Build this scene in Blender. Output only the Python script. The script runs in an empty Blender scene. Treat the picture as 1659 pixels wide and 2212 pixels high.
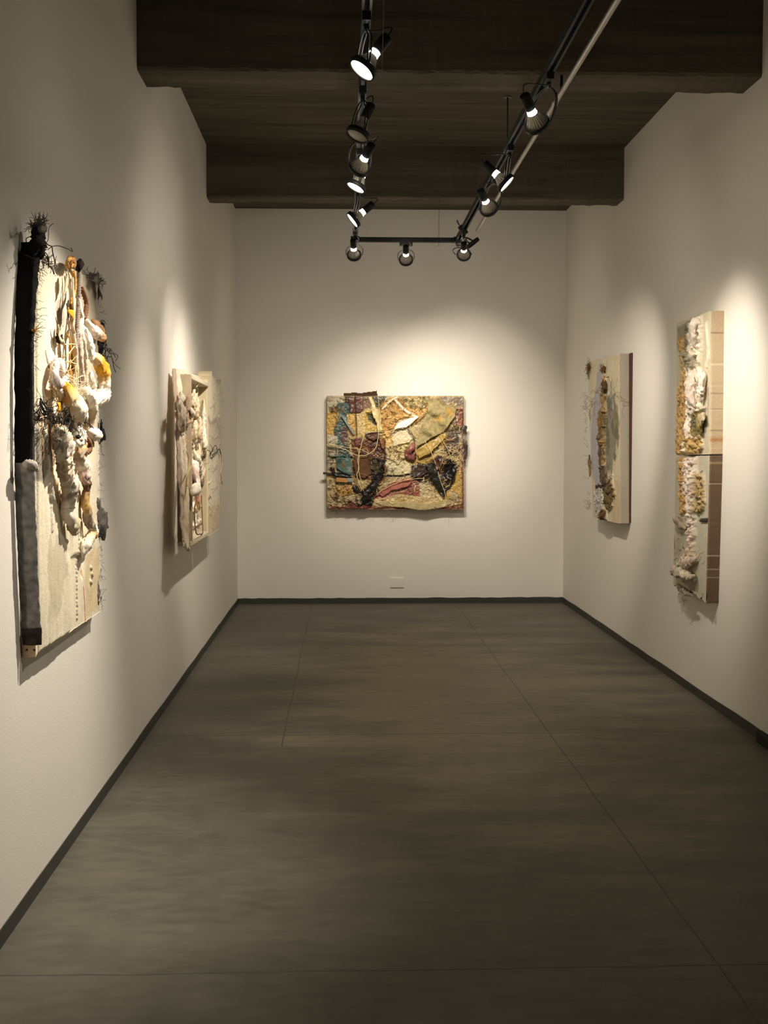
import bpy, bmesh, math, random
import numpy as np
from mathutils import Vector, Matrix

scn = bpy.context.scene
COL = scn.collection
random.seed(7)

# ------------------------------------------------------------------ room measures (metres)
XL, XR, YB = -1.040, 2.146, 11.256      # left wall, right wall, back wall
YF = -2.0                               # floor, walls and ceiling run on behind the viewer
ZC, ZBEAM = 3.808, 3.415                # ceiling, underside of the concrete beams
BASE = 0.052                            # height of the dark base strip
EYE = Vector((0.0, 0.0, 1.5))
FOC, PITCH, YAW = 2500.0, 0.0536, 0.0342

CW = np.array([math.sin(YAW)*math.cos(PITCH), math.cos(YAW)*math.cos(PITCH), -math.sin(PITCH)])
CR = np.array([math.cos(YAW), -math.sin(YAW), 0.0])
CU = np.cross(CR, CW)

def ray(x, y):
    return CW + (x-829.5)/FOC*CR - (y-1106.0)/FOC*CU

def on_plane(axis, value, x, y):
    """point of the room plane (axis 0/1/2 = value) that was measured at photo point x, y"""
    d = ray(x, y)
    e = np.array(EYE)
    return e + d*((value-e[axis])/d[axis])

# ------------------------------------------------------------------ objects
def put(name, data, parent=None):
    o = bpy.data.objects.new(name, data)
    COL.objects.link(o)
    if parent is not None:
        o.parent = parent
    return o

def tag(o, label=None, category=None, group=None, kind=None):
    if label: o['label'] = label
    if category: o['category'] = category
    if group: o['group'] = group
    if kind: o['kind'] = kind
    return o

def thing(name, loc, label, category, group=None, rotz=0.0):
    o = put(name, None)
    o.empty_display_size = 0.05
    o.location = loc
    o.rotation_euler = (0, 0, rotz)
    return tag(o, label, category, group)

def mesh_from(name, verts, faces, mat, parent=None, smooth=False, cols=None):
    me = bpy.data.meshes.new(name)
    verts = np.asarray(verts, dtype=np.float32)
    if isinstance(faces, np.ndarray) and faces.ndim == 2 and len(faces):
        n, k = faces.shape
        me.vertices.add(len(verts)); me.vertices.foreach_set('co', verts.ravel())
        me.loops.add(n*k); me.loops.foreach_set('vertex_index', faces.astype(np.int32).ravel())
        me.polygons.add(n)
        me.polygons.foreach_set('loop_start', np.arange(0, n*k, k, dtype=np.int32))
        me.update(calc_edges=True)
        me.validate()
    else:
        me.from_pydata([tuple(map(float, v)) for v in verts], [], [list(map(int, f)) for f in faces])
    if cols is not None:
        at = me.attributes.new('pigment', 'FLOAT_COLOR', 'POINT')
        c = np.ones((len(verts), 4), dtype=np.float32); c[:, :3] = cols
        at.data.foreach_set('color', c.ravel())
    if smooth and len(me.polygons):
        me.polygons.foreach_set('use_smooth', np.ones(len(me.polygons), dtype=bool))
    me.materials.append(mat)
    return put(name, me, parent)

def bm_obj(name, bm, mat, parent=None, smooth=False):
    me = bpy.data.meshes.new(name)
    bmesh.ops.recalc_face_normals(bm, faces=bm.faces[:])
    bm.to_mesh(me); bm.free()
    me.materials.append(mat)
    if smooth:
        me.polygons.foreach_set('use_smooth', np.ones(len(me.polygons), dtype=bool))
    return put(name, me, parent)

def add_box(bm, lo, hi, bevel=0.0, M=None):
    r = bmesh.ops.create_cube(bm, size=1.0)
    vs = r['verts']
    lo, hi = Vector(lo), Vector(hi)
    for v in vs:
        v.co = Vector(((v.co.x+.5)*(hi.x-lo.x)+lo.x, (v.co.y+.5)*(hi.y-lo.y)+lo.y, (v.co.z+.5)*(hi.z-lo.z)+lo.z))
    if bevel > 0:
        es = list({e for v in vs for e in v.link_edges})
        rb = bmesh.ops.bevel(bm, geom=es, offset=bevel, segments=2, affect='EDGES', profile=.6)
        vs = list({v for f in rb['faces'] for v in f.verts} | {v for v in vs if v.is_valid})
    if M is not None:
        for v in vs: v.co = M @ v.co
    return vs

def box(name, lo, hi, mat, parent=None, bevel=0.0):
    bm = bmesh.new(); add_box(bm, lo, hi, bevel)
    return bm_obj(name, bm, mat, parent)

def frame_of(t):
    t = t/ (np.linalg.norm(t)+1e-12)
    a = np.array([0, 0, 1.0]) if abs(t[2]) < .9 else np.array([1.0, 0, 0])
    n = np.cross(a, t); n /= np.linalg.norm(n)
    return n, np.cross(t, n)

def sweep(pts, rad, seg=6, flat=1.0, caps=True):
    """tube along pts; rad a number or one per point. flat squashes the section. -> verts, faces"""
    P = np.asarray(pts, dtype=float)
    n = len(P)
    R = np.full(n, rad, dtype=float) if np.isscalar(rad) else np.asarray(rad, dtype=float)
    T = np.gradient(P, axis=0)
    V = []
    nrm = None
    for i in range(n):
        t = T[i]/(np.linalg.norm(T[i])+1e-12)
        if nrm is None:
            nrm, b = frame_of(t)
        else:
            nrm = nrm - t*(nrm@t)
            l = np.linalg.norm(nrm)
            if l < 1e-6: nrm, b = frame_of(t)
            else: nrm = nrm/l
            b = np.cross(t, nrm)
        for k in range(seg):
            a = 2*math.pi*k/seg
            V.append(P[i] + R[i]*(math.cos(a)*nrm + flat*math.sin(a)*b))
    F = []
    for i in range(n-1):
        for k in range(seg):
            k2 = (k+1) % seg
            F.append((i*seg+k, i*seg+k2, (i+1)*seg+k2, (i+1)*seg+k))
    if caps:
        F.append(tuple(range(seg-1, -1, -1)))
        F.append(tuple((n-1)*seg+k for k in range(seg)))
    return V, F

def join_geo(parts):
    V, F = [], []
    for v, f in parts:
        o = len(V)
        V += [tuple(x) for x in v]
        F += [tuple(i+o for i in q) for q in f]
    return V, F

def smooth_line(pts, sub=6):
    """Catmull-Rom through pts"""
    P = [np.asarray(p, dtype=float) for p in pts]
    if len(P) < 3:
        return [P[0]*(1-t)+P[-1]*t for t in np.linspace(0, 1, sub*2+1)]
    P = [2*P[0]-P[1]] + P + [2*P[-1]-P[-2]]
    out = []
    for i in range(1, len(P)-2):
        a, b, c, d = P[i-1:i+3]
        for k in range(sub):
            t = k/sub
            out.append(.5*((2*b)+(-a+c)*t+(2*a-5*b+4*c-d)*t*t+(-a+3*b-3*c+d)*t**3))
    out.append(P[-2])
    return out

def lathe(profile, seg=24, M=None):
    """profile: list of (radius, z) -> verts, faces"""
    V, F = [], []
    n = len(profile)
    for r, z in profile:
        for k in range(seg):
            a = 2*math.pi*k/seg
            p = Vector((r*math.cos(a), r*math.sin(a), z))
            V.append(tuple(M @ p) if M is not None else tuple(p))
    for i in range(n-1):
        for k in range(seg):
            k2 = (k+1) % seg
            F.append((i*seg+k, i*seg+k2, (i+1)*seg+k2, (i+1)*seg+k))
    return V, F

# ------------------------------------------------------------------ materials
def new_mat(name):
    m = bpy.data.materials.new(name); m.use_nodes = True
    nt = m.node_tree
    b = nt.nodes['Principled BSDF']
    return m, nt, b

def N(nt, kind, **kw):
    n = nt.nodes.new(kind)
    for k, v in kw.items():
        if k.startswith('i_'):
            n.inputs[k[2:].replace('_', ' ')].default_value = v
        else:
            setattr(n, k, v)
    return n

def mat_plain(name, col, rough=.6, metal=0.0, spec=.5, noise=0.0, nscale=30.0, bump=0.0, stretch=None, trans=0.0, alpha=1.0):
    m, nt, b = new_mat(name)
    b.inputs['Base Color'].default_value = (*col, 1)
    b.inputs['Roughness'].default_value = rough
    b.inputs['Metallic'].default_value = metal
    b.inputs['Specular IOR Level'].default_value = spec
    b.inputs['Transmission Weight'].default_value = trans
    b.inputs['Alpha'].default_value = alpha
    if noise > 0 or bump > 0:
        tc = N(nt, 'ShaderNodeTexCoord')
        mp = N(nt, 'ShaderNodeMapping')
        if stretch: mp.inputs['Scale'].default_value = stretch
        nt.links.new(tc.outputs['Object'], mp.inputs['Vector'])
        nz = N(nt, 'ShaderNodeTexNoise'); nz.inputs['Scale'].default_value = nscale; nz.inputs['Detail'].default_value = 6
        nt.links.new(mp.outputs['Vector'], nz.inputs['Vector'])
        if noise > 0:
            mx = N(nt, 'ShaderNodeMix', data_type='RGBA')
            mx.inputs['A'].default_value = (*[c*(1-noise) for c in col], 1)
            mx.inputs['B'].default_value = (*[min(1, c*(1+noise)) for c in col], 1)
            nt.links.new(nz.outputs['Fac'], mx.inputs['Factor'])
            nt.links.new(mx.outputs['Result'], b.inputs['Base Color'])
        if bump > 0:
            bp = N(nt, 'ShaderNodeBump'); bp.inputs['Strength'].default_value = 1.0; bp.inputs['Distance'].default_value = bump
            nt.links.new(nz.outputs['Fac'], bp.inputs['Height'])
            nt.links.new(bp.outputs['Normal'], b.inputs['Normal'])
    return m

def mat_emit(name, col, strength):
    m, nt, b = new_mat(name)
    b.inputs['Base Color'].default_value = (*col, 1)
    b.inputs['Emission Color'].default_value = (*col, 1)
    b.inputs['Emission Strength'].default_value = strength
    return m

def mat_pigment(name, rough=.7, spec=.3, bump=.0015, nscale=180.0):
    """paint laid on by hand: colour from the mesh's own pigment layer, fine grain from noise"""
    m, nt, b = new_mat(name)
    at = N(nt, 'ShaderNodeAttribute', attribute_name='pigment')
    tc = N(nt, 'ShaderNodeTexCoord')
    nz = N(nt, 'ShaderNodeTexNoise'); nz.inputs['Scale'].default_value = nscale; nz.inputs['Detail'].default_value = 5
    nt.links.new(tc.outputs['Object'], nz.inputs['Vector'])
    hs = N(nt, 'ShaderNodeHueSaturation')
    mr = N(nt, 'ShaderNodeMapRange'); mr.inputs['To Min'].default_value = .72; mr.inputs['To Max'].default_value = 1.28
    nt.links.new(nz.outputs['Fac'], mr.inputs['Value'])
    nt.links.new(mr.outputs['Result'], hs.inputs['Value'])
    nt.links.new(at.outputs['Color'], hs.inputs['Color'])
    nt.links.new(hs.outputs['Color'], b.inputs['Base Color'])
    b.inputs['Roughness'].default_value = rough
    b.inputs['Specular IOR Level'].default_value = spec
    bp = N(nt, 'ShaderNodeBump'); bp.inputs['Distance'].default_value = bump; bp.inputs['Strength'].default_value = 1.0
    nt.links.new(nz.outputs['Fac'], bp.inputs['Height'])
    nt.links.new(bp.outputs['Normal'], b.inputs['Normal'])
    return m

def mat_wall():
    m, nt, b = new_mat('white_wall_paint')
    tc = N(nt, 'ShaderNodeTexCoord')
    n1 = N(nt, 'ShaderNodeTexNoise'); n1.inputs['Scale'].default_value = 1.3; n1.inputs['Detail'].default_value = 5
    n2 = N(nt, 'ShaderNodeTexNoise'); n2.inputs['Scale'].default_value = 160; n2.inputs['Detail'].default_value = 3
    nt.links.new(tc.outputs['Object'], n1.inputs['Vector']); nt.links.new(tc.outputs['Object'], n2.inputs['Vector'])
    mx = N(nt, 'ShaderNodeMix', data_type='RGBA')
    mx.inputs['A'].default_value = (.79, .755, .685, 1); mx.inputs['B'].default_value = (.83, .80, .735, 1)
    nt.links.new(n1.outputs['Fac'], mx.inputs['Factor']); nt.links.new(mx.outputs['Result'], b.inputs['Base Color'])
    bp = N(nt, 'ShaderNodeBump'); bp.inputs['Distance'].default_value = .0006
    nt.links.new(n2.outputs['Fac'], bp.inputs['Height']); nt.links.new(bp.outputs['Normal'], b.inputs['Normal'])
    b.inputs['Roughness'].default_value = .75; b.inputs['Specular IOR Level'].default_value = .25
    return m

def mat_floor():
    m, nt, b = new_mat('polished_concrete')
    L = nt.links.new
    tc = N(nt, 'ShaderNodeTexCoord')
    mp = N(nt, 'ShaderNodeMapping'); mp.inputs['Scale'].default_value = (1.0, 2.4, 1)
    L(tc.outputs['Object'], mp.inputs['Vector'])
    n1 = N(nt, 'ShaderNodeTexNoise'); n1.inputs['Scale'].default_value = 1.1; n1.inputs['Detail'].default_value = 8; n1.inputs['Roughness'].default_value = .62
    n2 = N(nt, 'ShaderNodeTexNoise'); n2.inputs['Scale'].default_value = 9; n2.inputs['Detail'].default_value = 6
    n3 = N(nt, 'ShaderNodeTexNoise'); n3.inputs['Scale'].default_value = 220; n3.inputs['Detail'].default_value = 3
    L(mp.outputs['Vector'], n1.inputs['Vector']); L(mp.outputs['Vector'], n2.inputs['Vector']); L(tc.outputs['Object'], n3.inputs['Vector'])
    cr = N(nt, 'ShaderNodeValToRGB')
    cr.color_ramp.elements[0].position = .30; cr.color_ramp.elements[0].color = (.074, .070, .055, 1)
    cr.color_ramp.elements[1].position = .72; cr.color_ramp.elements[1].color = (.165, .154, .120, 1)
    ad = N(nt, 'ShaderNodeMath', operation='MULTIPLY_ADD'); ad.inputs[1].default_value = .45
    L(n2.outputs['Fac'], ad.inputs[0])
    sc = N(nt, 'ShaderNodeMath', operation='MULTIPLY'); sc.inputs[1].default_value = .55
    L(n1.outputs['Fac'], sc.inputs[0]); L(sc.outputs[0], ad.inputs[2]); L(ad.outputs[0], cr.inputs['Fac'])
    # saw-cut joints: thin dark lines at fixed x and y
    sp = N(nt, 'ShaderNodeSeparateXYZ'); L(tc.outputs['Object'], sp.inputs[0])
    wob = N(nt, 'ShaderNodeTexNoise'); wob.inputs['Scale'].default_value = 2.5
    L(tc.outputs['Object'], wob.inputs['Vector'])
    acc = None
    for out, c, w, gate in (('Y', 8.83, .005, None), ('Y', 6.04, .0045, None), ('Y', 3.262, .004, None), ('X', -.322, .0032, 5.8), ('X', 1.085, .0032, None)):
        s = N(nt, 'ShaderNodeMath', operation='SUBTRACT'); s.inputs[1].default_value = c; L(sp.outputs[out], s.inputs[0])
        wa = N(nt, 'ShaderNodeMath', operation='MULTIPLY_ADD'); wa.inputs[1].default_value = .02; wa.inputs[2].default_value = -.01
        L(wob.outputs['Fac'], wa.inputs[0])
        s2 = N(nt, 'ShaderNodeMath', operation='ADD'); L(s.outputs[0], s2.inputs[0]); L(wa.outputs[0], s2.inputs[1])
        a = N(nt, 'ShaderNodeMath', operation='ABSOLUTE'); L(s2.outputs[0], a.inputs[0])
        g = N(nt, 'ShaderNodeMath', operation='LESS_THAN'); g.inputs[1].default_value = w; L(a.outputs[0], g.inputs[0])
        o = g.outputs[0]
        if gate is not None:
            g2 = N(nt, 'ShaderNodeMath', operation='GREATER_THAN'); g2.inputs[1].default_value = gate; L(sp.outputs['Y'], g2.inputs[0])
            mu = N(nt, 'ShaderNodeMath', operation='MULTIPLY'); L(o, mu.inputs[0]); L(g2.outputs[0], mu.inputs[1]); o = mu.outputs[0]
        if acc is None: acc = o
        else:
            mxx = N(nt, 'ShaderNodeMath', operation='MAXIMUM'); L(acc, mxx.inputs[0]); L(o, mxx.inputs[1]); acc = mxx.outputs[0]
    fa = N(nt, 'ShaderNodeMath', operation='MULTIPLY'); fa.inputs[1].default_value = .75; L(acc, fa.inputs[0])
    # paler strip along the room: scuffed wear plus the far floor's light painted in
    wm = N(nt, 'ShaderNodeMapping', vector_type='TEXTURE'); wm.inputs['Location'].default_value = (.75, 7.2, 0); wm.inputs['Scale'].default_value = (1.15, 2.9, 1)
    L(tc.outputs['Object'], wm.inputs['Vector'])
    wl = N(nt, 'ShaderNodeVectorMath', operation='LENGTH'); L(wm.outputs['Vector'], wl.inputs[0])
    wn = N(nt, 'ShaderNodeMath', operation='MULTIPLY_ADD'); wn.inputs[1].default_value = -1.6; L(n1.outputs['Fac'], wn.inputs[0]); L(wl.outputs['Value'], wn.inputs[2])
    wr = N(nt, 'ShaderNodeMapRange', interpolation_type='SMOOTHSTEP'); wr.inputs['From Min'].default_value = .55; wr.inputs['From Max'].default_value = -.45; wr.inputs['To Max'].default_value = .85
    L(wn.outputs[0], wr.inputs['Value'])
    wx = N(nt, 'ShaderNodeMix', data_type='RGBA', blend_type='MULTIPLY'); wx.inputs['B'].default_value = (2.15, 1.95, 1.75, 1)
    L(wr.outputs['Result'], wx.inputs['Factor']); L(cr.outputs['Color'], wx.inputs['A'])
    # a few scuffs
    vs = N(nt, 'ShaderNodeTexVoronoi', feature='DISTANCE_TO_EDGE'); vs.inputs['Scale'].default_value = .9
    L(mp.outputs['Vector'], vs.inputs['Vector'])
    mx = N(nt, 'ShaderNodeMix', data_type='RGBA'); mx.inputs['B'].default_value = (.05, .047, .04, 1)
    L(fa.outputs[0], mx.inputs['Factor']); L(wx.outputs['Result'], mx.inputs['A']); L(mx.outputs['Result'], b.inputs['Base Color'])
    rr = N(nt, 'ShaderNodeMapRange'); rr.inputs['To Min'].default_value = .44; rr.inputs['To Max'].default_value = .62
    L(n2.outputs['Fac'], rr.inputs['Value']); L(rr.outputs['Result'], b.inputs['Roughness'])
    b.inputs['Specular IOR Level'].default_value = .22
    bp = N(nt, 'ShaderNodeBump'); bp.inputs['Distance'].default_value = .0008; bp.inputs['Strength'].default_value = .6
    L(n3.outputs['Fac'], bp.inputs['Height']); L(bp.outputs['Normal'], b.inputs['Normal'])
    return m

def mat_concrete():
    """board-marked dark ceiling concrete, streaks run along the beams (x)"""
    m, nt, b = new_mat('board_marked_concrete')
    L = nt.links.new
    tc = N(nt, 'ShaderNodeTexCoord')
    mp = N(nt, 'ShaderNodeMapping'); mp.inputs['Scale'].default_value = (.5, 7, 7)
    L(tc.outputs['Object'], mp.inputs['Vector'])
    n1 = N(nt, 'ShaderNodeTexNoise'); n1.inputs['Scale'].default_value = 1.6; n1.inputs['Detail'].default_value = 8; n1.inputs['Roughness'].default_value = .6
    n2 = N(nt, 'ShaderNodeTexNoise'); n2.inputs['Scale'].default_value = 5; n2.inputs['Detail'].default_value = 7
    L(mp.outputs['Vector'], n1.inputs['Vector']); L(mp.outputs['Vector'], n2.inputs['Vector'])
    cr = N(nt, 'ShaderNodeValToRGB')
    cr.color_ramp.elements[0].position = .3; cr.color_ramp.elements[0].color = (.066, .058, .044, 1)
    cr.color_ramp.elements[1].position = .72; cr.color_ramp.elements[1].color = (.150, .128, .094, 1)
    L(n1.outputs['Fac'], cr.inputs['Fac']); L(cr.outputs['Color'], b.inputs['Base Color'])
    b.inputs['Roughness'].default_value = .85; b.inputs['Specular IOR Level'].default_value = .2
    bp = N(nt, 'ShaderNodeBump'); bp.inputs['Distance'].default_value = .006; bp.inputs['Strength'].default_value = .8
    L(n2.outputs['Fac'], bp.inputs['Height']); L(bp.outputs['Normal'], b.inputs['Normal'])
    return m

M = {}
M['wall'] = mat_wall()
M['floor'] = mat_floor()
M['concrete'] = mat_concrete()
M['base'] = mat_plain('dark_base_rubber', (.040, .040, .034), .6, noise=.25, nscale=12)
M['black_metal'] = mat_plain('black_painted_metal', (.010, .010, .010), .55, spec=.3)
M['steel'] = mat_plain('galvanised_steel', (.42, .40, .36), .38, metal=.85, noise=.15, nscale=40)
M['dark_wire'] = mat_plain('dark_wire', (.035, .033, .03), .5)
M['plate'] = mat_plain('white_plastic', (.82, .79, .73), .4)
M['bracket'] = mat_plain('anodised_bracket', (.16, .15, .13), .4, metal=.6)
M['lens_on'] = mat_emit('lit_lamp_face', (1.0, .93, .80), 14.0)
M['neck_on'] = mat_emit('lit_lamp_neck', (1.0, .90, .76), 60.0)
M['lens_off'] = mat_plain('unlit_lamp_face', (.35, .36, .30), .25)
M['neck_off'] = mat_plain('unlit_lamp_neck', (.45, .44, .38), .2)
def mat_reflector():
    m, nt, b = new_mat('pressed_glass_reflector')
    b.inputs['Base Color'].default_value = (.50, .47, .38, 1)
    b.inputs['Roughness'].default_value = .28; b.inputs['Metallic'].default_value = .35
    b.inputs['Coat Weight'].default_value = .5
    tc = N(nt, 'ShaderNodeTexCoord')
    sp = N(nt, 'ShaderNodeSeparateXYZ'); nt.links.new(tc.outputs['Object'], sp.inputs[0])
    an = N(nt, 'ShaderNodeMath', operation='ARCTAN2'); nt.links.new(sp.outputs['X'], an.inputs[0]); nt.links.new(sp.outputs['Y'], an.inputs[1])
    mu = N(nt, 'ShaderNodeMath', operation='MULTIPLY'); mu.inputs[1].default_value = 22; nt.links.new(an.outputs[0], mu.inputs[0])
    si = N(nt, 'ShaderNodeMath', operation='SINE'); nt.links.new(mu.outputs[0], si.inputs[0])
    bp = N(nt, 'ShaderNodeBump'); bp.inputs['Distance'].default_value = .002
    nt.links.new(si.outputs[0], bp.inputs['Height']); nt.links.new(bp.outputs['Normal'], b.inputs['Normal'])
    return m
M['reflector'] = mat_reflector()
# ================================================================== the setting
def struct(o):
    o['kind'] = 'structure'; return o

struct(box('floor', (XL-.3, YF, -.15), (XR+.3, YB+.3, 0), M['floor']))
struct(box('ceiling', (XL-.3, YF, ZC), (XR+.3, YB+.3, ZC+.15), M['concrete']))
struct(box('wall_left', (XL-.2, YF, BASE), (XL, YB, ZC), M['wall']))
struct(box('wall_right', (XR, YF, BASE), (XR+.2, YB, ZC), M['wall']))
struct(box('wall_back', (XL-.2, YB, BASE), (XR+.2, YB+.2, ZC), M['wall']))

def base_strip(name, p, q, nrm):
    """dark strip under the wall; its top edge is slightly uneven, as scribed to the plaster"""
    p, q, nrm = map(np.array, (p, q, nrm))
    n = 90
    V, F = [], []
    rng = np.random.RandomState(5)
    z = BASE + .003 + .003*np.interp(np.arange(n+1), np.arange(0, n+1, 2), rng.uniform(-1, 1, n//2+1))
    for i in range(n+1):
        c = p + (q-p)*i/n
        for off, zz in ((.0035, 0.0), (.0035, z[i]), (-.02, z[i]), (-.02, 0.0)):
            V.append((*(c+nrm*off), zz))
    for i in range(n):
        for k in range(4):
            k2 = (k+1) % 4
            F.append((i*4+k, i*4+k2, i*4+4+k2, i*4+4+k))
    F += [(0, 3, 2, 1), (n*4, n*4+1, n*4+2, n*4+3)]
    return struct(mesh_from(name, V, F, M['base']))
base_strip('baseboard_left', (XL, YF), (XL, YB), (1, 0))
base_strip('baseboard_right', (XR, YF), (XR, YB), (-1, 0))
base_strip('baseboard_back', (XL, YB), (XR, YB), (0, -1))

def beam(name, y0, y1, seed):
    """cast beam with slightly ragged lower arrises"""
    rng = np.random.RandomState(seed)
    n = 80
    V, F = [], []
    prof = [(y0, ZC+.02), (y0, ZBEAM+.012), (y0+.012, ZBEAM), (y1-.02, ZBEAM), (y1, ZBEAM+.02), (y1, ZC+.02)]
    for i in range(n+1):
        x = XL-.01 + (XR-XL+.02)*i/n
        for k, (y, z) in enumerate(prof):
            j = .0 if k in (0, 5) else .004
            V.append((x, y+rng.uniform(-j, j), z+rng.uniform(-j, j)))
    m = len(prof)
    for i in range(n):
        for k in range(m-1):
            F.append((i*m+k, i*m+k+1, i*m+m+k+1, i*m+m+k))
    F += [tuple(range(m)), tuple(range(n*m+m-1, n*m-1, -1))]
    return struct(mesh_from(name, V, F, M['concrete']))
beam('ceiling_beam', 3.03, 3.33, 3)
beam('ceiling_beam', 5.98, 6.285, 1)
beam('ceiling_beam', 8.925, 9.155, 2)

# ---- blank cover plate low on the back wall
pc = on_plane(1, YB, 857.5, 1258.5)
op = thing('outlet_cover', (pc[0], YB, pc[2]-.048), 'white blank double outlet cover low on the back wall under the painting', 'outlet cover')
bm = bmesh.new(); add_box(bm, (-.066, -.011, 0), (.066, 0, .096), .0035)
bm_obj('cover_plate', bm, M['plate'], op)
for sx in (-.03, .03):
    v, f = lathe([(0.0001, .0018), (.0035, .0014), (.0042, 0)], 12, Matrix.Translation((sx, -.011, .048)) @ Matrix.Rotation(math.radians(90), 4, 'X'))
    mesh_from('screw', v, f, M['plate'], op, True)

# ---- small dark rubber block at the foot of the right wall
bm = bmesh.new(); add_box(bm, (-.03, -.20, 0), (0, .05, .064), .008)
db = bm_obj('rubber_block', bm, mat_plain('black_rubber', (.010, .010, .010), .8), None)
db.location = (XR-.0045, 5.76, 0)
tag(db, 'black rubber block on the floor against the foot of the right wall', 'block')

# hairline patch on the left wall
# ================================================================== lighting track and its lamps
ZT = 3.085            # underside of the track
XA, XC, YX = .084, .868, 8.93

track = thing('lighting_track', (.476, YX, ZT), 'black U-shaped ceiling lighting track hung below the concrete beams', 'lighting track')
def rail(name, p, q):
    """channel section, open underneath, between two points (local to the track)"""
    p, q = Vector(p), Vector(q)
    d = (q-p).normalized(); s = Vector((d.y, -d.x, 0))
    w, h, t, g = .0185, .034, .006, .009
    prof = [(-w, 0), (-w, h), (w, h), (w, 0), (g, 0), (g, h-t), (-g, h-t), (-g, 0)]
    V = [tuple(p + s*a + Vector((0, 0, b))) for a, b in prof] + [tuple(q + s*a + Vector((0, 0, b))) for a, b in prof]
    n = len(prof)
    F = [(k, (k+1) % n, n+(k+1) % n, n+k) for k in range(n)]
    F += [(0, 7, 6, 1), (1, 6, 5, 2), (2, 5, 4, 3), (8, 9, 14, 15), (9, 10, 13, 14), (10, 11, 12, 13)]
    return mesh_from(name, V, F, M['black_metal'], track)
o = Vector((.476, YX, ZT))
rail('rail', Vector((XA, 1.2, ZT))-o, Vector((XA, YX-.03, ZT))-o)
rail('rail', Vector((XC, 1.2, ZT))-o, Vector((XC, YX-.03, ZT))-o)
rail('rail', Vector((XA+.03, YX, ZT))-o, Vector((XC-.03, YX, ZT))-o)
for x in (XA, XC):
    bm = bmesh.new(); add_box(bm, (x-.032-o.x, -.034, -.002), (x+.032-o.x, .030, .038), .003)
    bm_obj('corner_connector', bm, M['black_metal'], track)
# hangers up to the ceiling
def hanger(x, y, r, top=ZC, below=0.0, plate=False):
    v, f = sweep([(x-o.x, y-o.y, -below), (x-o.x, y-o.y, (top-ZT)/2), (x-o.x, y-o.y, top-ZT)], r, 8)
    h = mesh_from('hanger_wire' if r < .004 else 'hanger_rod', v, f, M['dark_wire'], track, True)
    if plate:
        v, f = lathe([(0.0001, 0), (.022, 0), (.022, .006), (.0001, .006)], 18, Matrix.Translation((x-o.x, y-o.y, top-ZT-.006)))
        mesh_from('ceiling_plate', v, f, M['dark_wire'], h)
    return h
pw = on_plane(1, YX, 948, 500)
hanger(float(pw[0]), YX, .0016, below=.03)
hanger(XC+.012, 6.30+.0, .0045, top=3.395, plate=True)

# conduit running beside the right-hand rail
cz = 3.33
conduit = thing('conduit_pipe', (1.115, 6.0, cz), 'grey steel conduit pipe running beside the right-hand lighting rail', 'pipe')
v, f = sweep([(0, y, 0) for y in np.linspace(-4.6, 3.75, 40)], .0145, 14)
mesh_from('pipe', v, f, M['steel'], conduit, True)
for y in (-2.6, .18, 2.05, 2.75):
    v, f = lathe([(.0147, -.022), (.0185, -.018), (.0185, .018), (.0147, .022)], 16, Matrix.Translation((0, y, 0)) @ Matrix.Rotation(math.radians(90), 4, 'X'))
    mesh_from('coupling', v, f, M['steel'], conduit, True)
for y in (-2.85, .13, 3.05):
    bm = bmesh.new(); add_box(bm, (-.006, -.006, .012), (.006, .006, ZBEAM-cz+.004), .001)
    bm_obj('clamp', bm, M['bracket'], conduit)

# thin pale cord that hangs by the front lamp
pts = [on_plane(1, 4.25, *q) for q in ((829, -30), (828, 60), (826, 120), (825, 160), (821, 196))]
v, f = sweep(smooth_line(pts, 6), .0011, 6)
pc0 = Vector(tuple(pts[-1]))
lc = mesh_from('loose_cord', np.array(v)-np.array(pc0), f, mat_plain('pale_cord', (.42, .38, .26), .6))
lc.location = pc0
tag(lc, 'thin pale cord hanging loose beside the nearest lit track lamp', 'cord')

WARM = (1.0, .895, .75)
def light(name, parent, loc, direction, power, angle, blend, radius=.012):
    l = bpy.data.lights.new(name, 'SPOT')
    l.energy = power; l.color = WARM; l.spot_size = math.radians(angle); l.spot_blend = blend
    l.shadow_soft_size = radius
    ob = put(name, l, parent)
    ob.rotation_euler = Vector(direction).to_track_quat('-Z', 'Y').to_euler()
    ob.location = loc
    return ob

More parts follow.
